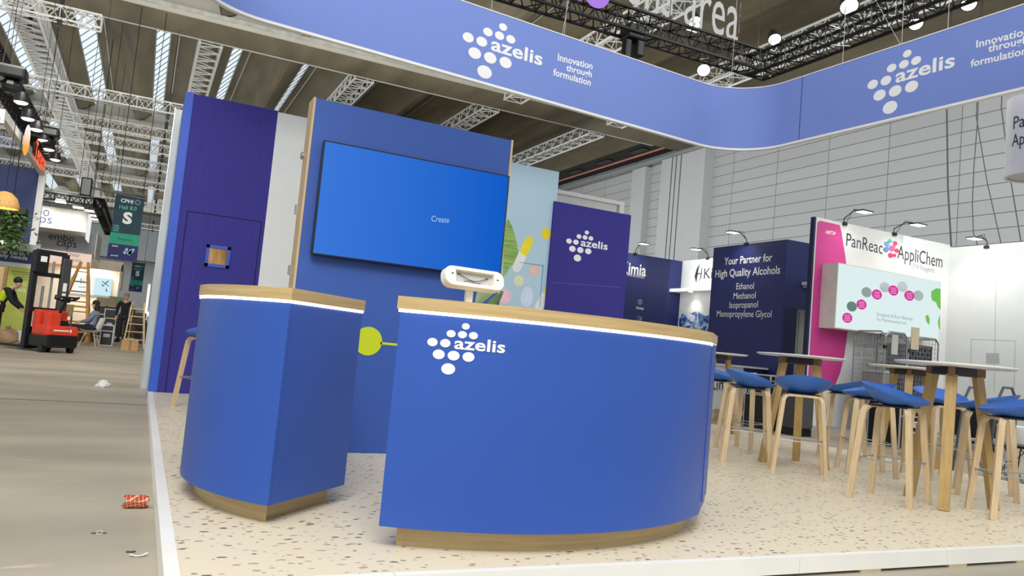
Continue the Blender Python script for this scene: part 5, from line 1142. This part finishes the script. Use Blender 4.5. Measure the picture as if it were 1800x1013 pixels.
p = ony(152, 328, 26); t = thing('chain_hoist', 'black loudspeaker-like hoist hanging left of the teal hall banner', 'hoist', tuple(p), 0, 'black chain hoists'); b = MB(); b.bbox(p.x-.15, p.x+.15, p.y-.15, p.y+.15, p.z-.3, p.z+.25, .04); b.build('body', BLACKP, t); b = MB(); b.tube([(p.x, p.y, p.z), (p.x+1.6, p.y, p.z-.12)], .03, 5); b.build('boom', BLACK, t); b = MB(); b.tube([(p.x, p.y, p.z), (p.x, p.y, 11.0)], .008, 4); b.build('chain', DGREY, t)
# hall banners
TEAL, TEALG, HNAVY = pm('teal_cloth', (34, 66, 78), .75), pm('green_cloth', (44, 158, 126), .75), pm('navy_cloth', (44, 48, 104), .75, var=.2, scale=(1, 1, 1))
def hall_banner(label, Y, P, big):
    f = Face((0, Y, 0), (1, 0), (0, -1)); (xa_, za_), (xb_, zb_) = f.uv(*P['tl']), f.uv(*P['br']); zt_ = za_; xb_ = f.uv(*P['tr'])[0]; zb_ = f.uv(*P['bl'])[1]; h = zt_-zb_; wd = xb_-xa_
    t = thing('hall_banner', label, 'banner', ((xa_+xb_)/2, Y, zb_), 0, 'teal hall banners over the left aisle')
    MB().box(xa_, xb_, Y, Y+.02, zb_+h*.40, zt_).build('teal_cloth', TEAL, t); MB().box(xa_-.01, xb_, Y-.006, Y+.02, zb_+h*.235, zb_+h*.40).build('green_cloth', TEALG, t); MB().box(xa_-.02, xb_, Y-.01, Y+.02, zb_, zb_+h*.235).build('navy_cloth', HNAVY, t)
    g = lambda u, v, o=0: V((xa_+u*wd, Y-.012-o, zb_+v*h))
    b = MB(); letter(b, g, 'CPHI', .2, .865, .42, .055, .02, 0); letter(b, g, 'S', .34, .56, .32, .17, .05, 0); b.build('lettering', LOGOW, t)
    b = MB(); letter(b, g, 'Hall 8.0', .17, .765, .6, .06, .01, 0); letter(b, g, 'THE', .06, .49, .18, .025, .02, 0); letter(b, g, 'FUTURE', .06, .455, .2, .025, .02, 0); letter(b, g, 'EVENT', .06, .42, .2, .025, .02, 0); b.build('green_lettering', pm('teal_letter', (96, 196, 176), .6), t)
    b = MB(); letter(b, g, 'Excipients', .26, .3, .5, .035, .01, 0); b.build('dark_lettering', pm('green_letter_dark', (20, 70, 66), .6), t)
    b = MB()
    for k in range(9): a = 6.28*k/9; b.add([tuple(g(.78+r*math.cos(q), .893+r*1.0*wd/h*math.sin(q))) for r, q in ((.075, a), (.1, a+.12), (.1, a+.42), (.075, a+.5), (.06, a+.25))], [(0, 1, 2, 3, 4)])
    for k in range(7): u = .55+.28*random.random(); v = .1+.09*random.random(); b.add([tuple(g(u-.07, v)), tuple(g(u, v-.03)), tuple(g(u+.07, v+.01)), tuple(g(u+.01, v+.04))], [(0, 1, 2, 3)])
    b.build('emblem', pm('emblem_pale', (150, 196, 214), .6), t)
    b = MB(); letter(b, g, 'event', .1, .19, .2, .025, .01, 0); letter(b, g, 'partner', .1, .05, .26, .02, .01, 0); b.build('small_lettering', LOGOW, t)
    MB().box(xa_-.05, xb_+.05, Y-.02, Y+.04, zt_, zt_+.05).build('top_bar', BLACK, t); b = MB()
    for x in (xa_+.05, xb_-.05): b.tube([(x, Y, zt_), (x, Y, 10.76 if Y < 30 else 11.0)], .01, 4)
    b.build('wire', BLACK, t)
hall_banner('large teal hall banner with a white S hanging over the left aisle', 27, dict(tl=(204, 338), tr=(255, 345), bl=(190, 455), br=(240, 463)), True)
hall_banner('small distant teal hall banner with a white S below the large one', 52, dict(tl=(233, 462), tr=(255, 466), bl=(228, 512), br=(250, 516)), False)
p = ony(290, 362, 40); t = thing('hanging_tile', 'small white hanging notice beside the top of the purple booth', 'hanging sign', tuple(p)); MB().box(p.x-.33, p.x+.33, 40, 40.03, p.z-.28, p.z+.28).build('tile', WHITE, t); b = MB(); fx_ = Face((0, 40, 0), (1, 0), (0, -1)); fx_.text(b, 'Halls', 280, 360, 293, 362, 4, 0); fx_.text(b, '8.0 9.0', 280, 367, 295, 369, 4, 0); b.build('lettering', INK, t); b = MB(); b.tube([(p.x, 40, p.z+.28), (p.x, 40, 8)], .01, 4); b.build('wire', BLACK, t)
# far stand with screens
SY = 36; fz = Face((0, SY, 0), (1, 0), (0, -1))
def zx(x, y): return fz.uv(x, y)
t = thing('screen_stand', 'bright white stand with two lit screens behind the wooden trestle ladder', 'stand', (zx(150, 520)[0], SY, 0))
MB().box(zx(60, 500)[0], zx(208, 500)[0], SY+.4, SY+.5, 0, zx(150, 462)[1]).build('back_panel', pm('warm_white', (232, 220, 204), .6), t)
u0, v0 = zx(113, 480); u1, v1 = zx(165, 519); sc_ = MB().box(u0, u1, SY+.3, SY+.4, v1, v0).build('screen', em('white_screen', (248, 250, 246), 1.0), t)
b = MB(); g = Face((0, SY+.3, 0), (1, 0), (0, -1)); g.poly(b, [(119, 490), (122, 487), (125, 493), (122, 496)]); g.poly(b, [(124, 489), (127, 486), (129, 491), (127, 494)]); b.build('emblem', em('lime_em', (190, 200, 70), .8), sc_)
b = MB(); g.text(b, '1:', 141, 498, 147, 498, 9, .01); g.poly(b, [(138, 504), (150, 505), (150, 506), (138, 505)]); b.build('lettering', em('grey_em', (120, 130, 130), .6), sc_)
u0, v0 = zx(167, 487); u1, v1 = zx(193, 521); s2 = MB().box(u0, u1, SY+.28, SY+.4, v1, v0).build('picture_screen', em('pale_blue_screen', (206, 236, 246), 1.0), t)
b = MB(); g = Face((0, SY+.28, 0), (1, 0), (0, -1))
for P_ in ([(180, 494), (192, 503), (192, 504.5), (180, 496)], [(183, 500), (190, 493), (191, 495), (184, 501)], [(178, 499), (184, 503), (180, 504)], [(186, 505), (189, 512), (186, 513)]): g.poly(b, P_, .004)
b.build('bird_picture', em('bird_grey', (96, 120, 140), .7), s2)
u0, v0 = zx(195, 455); u1, v1 = zx(212, 507)
MB().box(zx(60, 440)[0], u1, SY-.5, SY-.42, zx(150, 472)[1], zx(150, 455)[1]).build('fascia', pm('fascia_warm', (236, 224, 208), .6), t); MB().box(u1-.05, u1, SY-.5, SY+2, zx(205, 508)[1], zx(205, 466)[1]).build('side_fascia', pm('fascia_warm', (236, 224, 208), .6), t)
lamp('AREA', 'screen_stand_light', ((zx(150, 520)[0]), SY-.2, zx(150, 474)[1]), 80, (1, .9, .76), (zx(150, 520)[0], SY+.3, 1.0), size=1.2)
UY = 33.5; fu = Face((0, UY, 0), (1, 0), (0, -1)); A, B = fu.uv(112, 442), fu.uv(158, 470)
t = thing('fascia_sign', 'glowing peach fascia sign with thin grey lettering below the grey banner', 'sign', (A[0], UY, B[1])); MB().box(A[0]-4, B[0], UY, UY+.3, B[1], A[1]).build('panel', em('peach_lit', (244, 214, 196), .95), t); MB().box(A[0]-4, B[0], UY-.02, UY+.3, B[1]-.1, B[1]).build('orange_edge', em('orange_lit', (226, 152, 92), .85), t)
b = MB(); fu.text(b, 'Univar', 117, 450, 140, 453, 8, -.002, .004); fu.text(b, 'Solutions', 114, 458, 142, 461, 6, -.004, .004); b.build('lettering', em('grey_em2', (110, 106, 108), .6), t)
b = MB(); [b.tube([(x, UY+.1, A[1]), (x, UY+.1, 9)], .012, 4) for x in (A[0]-2, B[0]-.2)]; b.build('wire', BLACK, t)
# ladders, cases and clutter in the far aisle
def AT(x, y, Y): return ony(x, y, Y)
LY = 28; ap = AT(149, 461, LY); WOODY = pm('trestle_yellow', (196, 142, 66), .6, var=.12)
t = thing('trestle_ladder', 'tall yellow wooden trestle ladder standing open in front of the screens', 'ladder', (ap.x, LY, 0))
for sx, nm in ((-1, 'rail'), (1, 'rail')):
    for dy in (-.55, .55): b = MB(); b.strap([(ap.x+sx*.1, LY+dy*.05, ap.z), (ap.x+(-.75 if sx < 0 else .38), LY+dy, 0)], (0, 1, 0), .05, .085); b.build(nm, WOODY, t)
b = MB()
for k in range(1, 8):
    f_ = k/8; 
    for dy in (-.55, .55): b.tube([(ap.x-.1-.65*f_, LY+dy*f_, ap.z*(1-f_)), (ap.x+.1+.28*f_, LY+dy*f_, ap.z*(1-f_))], .02, 5)
b.build('rung', WOODY, t)
b = MB(); b.box(ap.x-.35, ap.x+.3, LY-.3, LY+.3, 1.08, 1.14); b.build('shelf', pm('shelf_orange', (206, 146, 58), .6), t)
p = onz(122, 600, 0); t = thing('striped_board', 'yellow and dark striped barrier board behind the pallet truck', 'barrier', (p.x, 26.4, 0)); q0, q1 = AT(113, 556, 26.4), AT(130, 536, 26.4); MB().box(q0.x, q1.x, 26.4, 26.44, q0.z, q1.z).build('board', pm('barrier_yellow', (206, 172, 92), .6), t); b = MB(); w_ = (q1.x-q0.x)/5
for k in range(5): b.add([(q0.x+k*w_, 26.397, q0.z), (q0.x+k*w_+w_*.45, 26.397, q0.z), (q0.x+min(5, k+1)*w_, 26.397, q1.z), (q0.x+(k+.55)*w_, 26.397, q1.z)], [(0, 1, 2, 3)])
b.build('stripe', DGREY, t); MB().box(q0.x, q0.x+.05, 26.44, 26.5, 0, q1.z).build('leg', DGREY, t); MB().box(q1.x-.05, q1.x, 26.44, 26.5, 0, q1.z).build('leg', DGREY, t)
p0_, p1_ = onz(174, 607, 0), onz(189, 608, 0); FCG = 'flight cases behind the seated woman'
flight_case('black flight case with aluminium edges right of the seated woman', p0_.x, p0_.x+.34, p0_.y, p0_.y+.5, 0, .62, 0, FCG)
p = onz(180, 600, 0); flight_case('taller black flight case behind the one beside the seated woman', p.x-.05, p.x+.32, p.y+.3, p.y+.8, 0, 1.12, 0, FCG)
p = AT(185, 537, 32); t = thing('cardboard_box', 'pale brown carton high on a stack behind the flight cases', 'box', (p.x, 32, 0)); MB().box(p.x-.3, p.x+.36, 32, 32.5, p.z-.02, p.z+.27).build('carton', pm('pale_carton', (168, 148, 116), .8), t); MB().box(p.x-.3, p.x+.36, 32.2, 32.26, p.z+.27, p.z+.275).build('tape', pm('tape_brown', (150, 110, 70), .4), t)
t = thing('storage_case', 'black case standing under the pale brown carton', 'case', (p.x, 32.2, 0)); MB().bbox(p.x-.32, p.x+.4, 31.95, 32.55, .04, p.z-.03, .02).build('body', BLACKP, t); b = MB(); [b.box(p.x-.33, p.x+.41, 31.93, 31.95, z, z+.03) for z in (.1, .5, .9)]; b.build('trim_band', ALU, t)
p = AT(206, 530, 34); t = thing('green_crate', 'pale green crate on top of stacked boards left of the standing man', 'crate', (p.x, 34, p.z)); MB().bbox(p.x-.28, p.x+.28, 34, 34.4, p.z-.13, p.z+.16, .02).build('body', pm('pale_green', (150, 190, 150), .6), t); MB().box(p.x-.3, p.x+.3, 33.98, 34.42, p.z+.14, p.z+.18).build('rim', pm('pale_green', (150, 190, 150), .6), t)
PLT = pm('pallet_wood', (150, 128, 98), .8, var=.2, scale=(6, 6, 30))
for k in range(9):
    z = .01+(k*(p.z-.238)/8); t = thing('wooden_pallet', 'wooden pallet in the stack left of the standing man, %s from the bottom' % ('first', 'second', 'third', 'fourth', 'fifth', 'sixth', 'seventh', 'eighth', 'topmost ninth')[k], 'pallet', (p.x, 34, z), 0, 'stacked wooden pallets'); b = MB()
    for j in range(5): b.box(p.x-.4, p.x+.4, 33.8+j*.2, 33.94+j*.2, z+.085, z+.105)
    b.build('deck_board', PLT, t); b = MB()
    for dx in (-.4, -.05, .3): b.box(p.x+dx, p.x+dx+.1, 33.8, 34.74, z, z+.085)
    b.build('bearer', PLT, t)
LY = 26.2; q = [AT(233, 531, LY), AT(217, 599, LY), AT(254, 534, LY), AT(252, 611, LY)]
t = thing('step_ladder', 'pale wooden ladder standing in front of the man in black', 'ladder', (q[1].x+.3, LY, 0)); PW_ = pm('pale_ladder', (212, 190, 150), .6, var=.1)
zt_ = (q[0].z+q[2].z)/2; R0, R1 = V((q[1].x, LY-.35, 0)), V((q[3].x+.02, LY-.35, 0)); T0, T1 = V((q[0].x, LY, zt_)), V((q[2].x, LY, zt_))
for a, e in ((R0, T0), (R1, T1)): b = MB(); b.strap([a, e], (0, 1, 0), .07, .035); b.build('rail', PW_, t)
for k in range(1, 6): f_ = k/6+.03; b = MB(); b.strap([R0.lerp(T0, f_), R1.lerp(T1, f_)], (0, 1, 0), .07, .025); b.build('rung', PW_, t)
b = MB(); b.strap([V((q[0].x+.05, LY, zt_)), V((q[1].x+.1, LY+.6, 0))], (0, 1, 0), .05, .03); b.strap([V((q[2].x-.03, LY, zt_)), V((q[3].x, LY+.6, 0))], (0, 1, 0), .05, .03); b.build('rear_leg', PW_, t)
q0, q1 = onz(212, 615, 0), onz(243, 616, 0); t = thing('cardboard_box', 'brown cardboard box on the floor in front of the pale ladder', 'box', (q0.x, q0.y, 0)); MB().box(q0.x, q1.x-.02, q0.y-.1, q0.y+.3, 0, .29).build('carton', CARD, t); MB().box((q0.x+q1.x)/2-.03, (q0.x+q1.x)/2+.03, q0.y-.102, q0.y+.3, .0, .292).build('tape', pm('tape_brown', (150, 110, 70), .4), t)
# dark goods and shelving along the far right side of the aisle
for i, (x, y, w_, h_, Y, c, lb) in enumerate(((250, 590, .5, .75, 31, (52, 44, 40), 'dark brown crate at the right of the aisle beside the pale ladder'), (243, 575, .55, 1.1, 37, (80, 66, 56), 'tall dark stack of goods behind the standing man'), (226, 570, .7, .9, 40, (120, 104, 84), 'brown stack of goods straight behind the standing man'), (205, 575, .6, .8, 38, (44, 46, 50), 'dark stack of goods between pallets and standing man'), (140, 575, 1.0, .55, 29, (60, 48, 44), 'dark heap of bags left of the seated woman'), (236, 560, .6, 1.25, 44, (190, 192, 186), 'pale tall box far behind the standing man'))):
    q = AT(x, y, Y); t = thing('goods_stack', lb, 'goods', (q.x, Y, 0)); b = MB(); n = max(2, int(h_/.25)); hh = h_/n
    for k in range(n): dx = random.uniform(-.05, .05); b.bbox(q.x-w_/2+dx, q.x+w_/2+dx, Y-.2, Y+.3, k*hh+.002, (k+1)*hh-.01, .03)
    b.build('bundle', pm('goods_%d' % i, c, .8, var=.35, scale=(7, 7, 7)), t); b = MB(); b.box(q.x-.02, q.x+.02, Y-.215, Y-.2, 0.02, h_-.02); b.build('strap', DGREY, t)
p = AT(259, 530, 42); t = thing('light_column', 'thin glowing white light column beside the booth edge', 'light column', (p.x, 42, 0)); zq = AT(262, 500, 42).z; MB().box(p.x-.05, p.x+.05, 42, 42.06, .4, zq).build('tube_light', em('tube_white', (246, 246, 240), 1.2), t); MB().box(p.x-.09, p.x+.09, 42.06, 42.12, 0, zq+.1).build('holder', GREYP, t); q = AT(258, 552, 41.8); b = MB(); b.ball(tuple(q), .13, 12, 8); b.build('globe', em('tube_white', (246, 246, 240), 1.2), t, True)
# ================================================================ litter on the hall floor
p = onz(181, 681, 0); t = thing('tissue', 'crumpled white tissue lying on the hall floor', 'litter', (p.x, p.y, 0)); b = MB(); b.ball((p.x, p.y, .03), .075, 16, 10, (1.2, .9, .75)); b.v = [(x+.018*math.sin(60*y+40*z), y+.015*math.sin(70*x), max(.0, z+.02*math.sin(50*x+35*y))) for x, y, z in b.v]; b.add([(p.x-.13, p.y-.03, .004), (p.x+.02, p.y-.06, .006), (p.x+.03, p.y+.03, .03), (p.x-.08, p.y+.04, .012)], [(0, 1, 2, 3)]); b.build('paper', pm('tissue_white', (232, 232, 228), .8), t, True, 50)
def check():
    mt, nt, bs = _new('red_check'); L = nt.links.new; tc = nt.nodes.new('ShaderNodeTexCoord'); br = nt.nodes.new('ShaderNodeTexBrick'); br.offset = 0; br.inputs['Scale'].default_value = 1; br.inputs['Brick Width'].default_value = .02; br.inputs['Row Height'].default_value = .016; br.inputs['Mortar Size'].default_value = .0014; br.inputs['Color1'].default_value = (*lin((196, 76, 46)), 1); br.inputs['Color2'].default_value = (*lin((172, 60, 40)), 1); br.inputs['Mortar'].default_value = (*lin((226, 190, 150)), 1)
    mp = nt.nodes.new('ShaderNodeMapping'); mp.inputs['Rotation'].default_value = (1.3, 0, .2); L(tc.outputs['Object'], mp.inputs[0]); L(mp.outputs[0], br.inputs[0]); L(br.outputs[0], bs.inputs['Base Color']); return mt
p = onz(239, 893, 0); t = thing('snack_tray', 'crushed red checked paper tray on the floor beside the white platform edge', 'litter', (p.x, p.y, 0)); b = MB(); n = 14; vs = []
for i in range(n+1):
    a = math.radians(25+290*i/n); r_ = .034+.004*math.sin(5*a)
    for s in (0, 1): vs.append((p.x-.062+.115*s+.012*math.sin(3*a), p.y+r_*math.cos(a)*1.2, .034+r_*math.sin(a)*(.95-.1*s)))
vs = [(x, y, max(.001, z)) for x, y, z in vs]; m_ = len(vs); vs += [(x, y*1+.0015, z+.0012) for x, y, z in vs]; fs = [(2*i, 2*i+1, 2*i+3, 2*i+2) for i in range(n)]; fs += [tuple(k+m_ for k in q)[::-1] for q in fs]
b.add(vs, fs); b.build('paper', check(), t, True, 60)
p = onz(243, 979, 0); t = thing('plastic_scrap', 'white curved plastic scrap on the floor at the lower left', 'litter', (p.x, p.y, 0)); b = MB(); b.strap([(p.x-.035, p.y, .012), (p.x-.01, p.y-.004, .004), (p.x+.015, p.y-.002, .006), (p.x+.036, p.y+.004, .016)], (0, 1, 0), .016, .002); b.build('scrap', WHITE, t)
p = onz(175, 938, 0); t = thing('bottle_ring', 'small pale ring with dark debris on the floor left of the checked tray', 'litter', (p.x, p.y, 0)); b = MB(); b.tube([(p.x+.013*math.cos(a), p.y+.013*math.sin(a), .004+.004*math.sin(a)) for a in [6.283*i/16 for i in range(16)]], .003, 6, closed=True); b.build('ring', GREYP, t); b = MB(); b.strap([(p.x-.035, p.y-.003, .003), (p.x+.03, p.y-.006, .003)], (0, 1, 0), .008, .003); b.build('debris', DGREY, t)
p = onz(230, 972, 0); t = thing('dark_crumb', 'little dark crumb of debris beside the white plastic scrap', 'litter', (p.x, p.y, 0)); b = MB(); [b.ball((p.x+dx, p.y+dy, .004), .006, 7, 5, (1.6, 1, .7)) for dx, dy in ((0, 0), (.012, .004), (-.013, .003))]; b.build('crumb', DGREY, t)
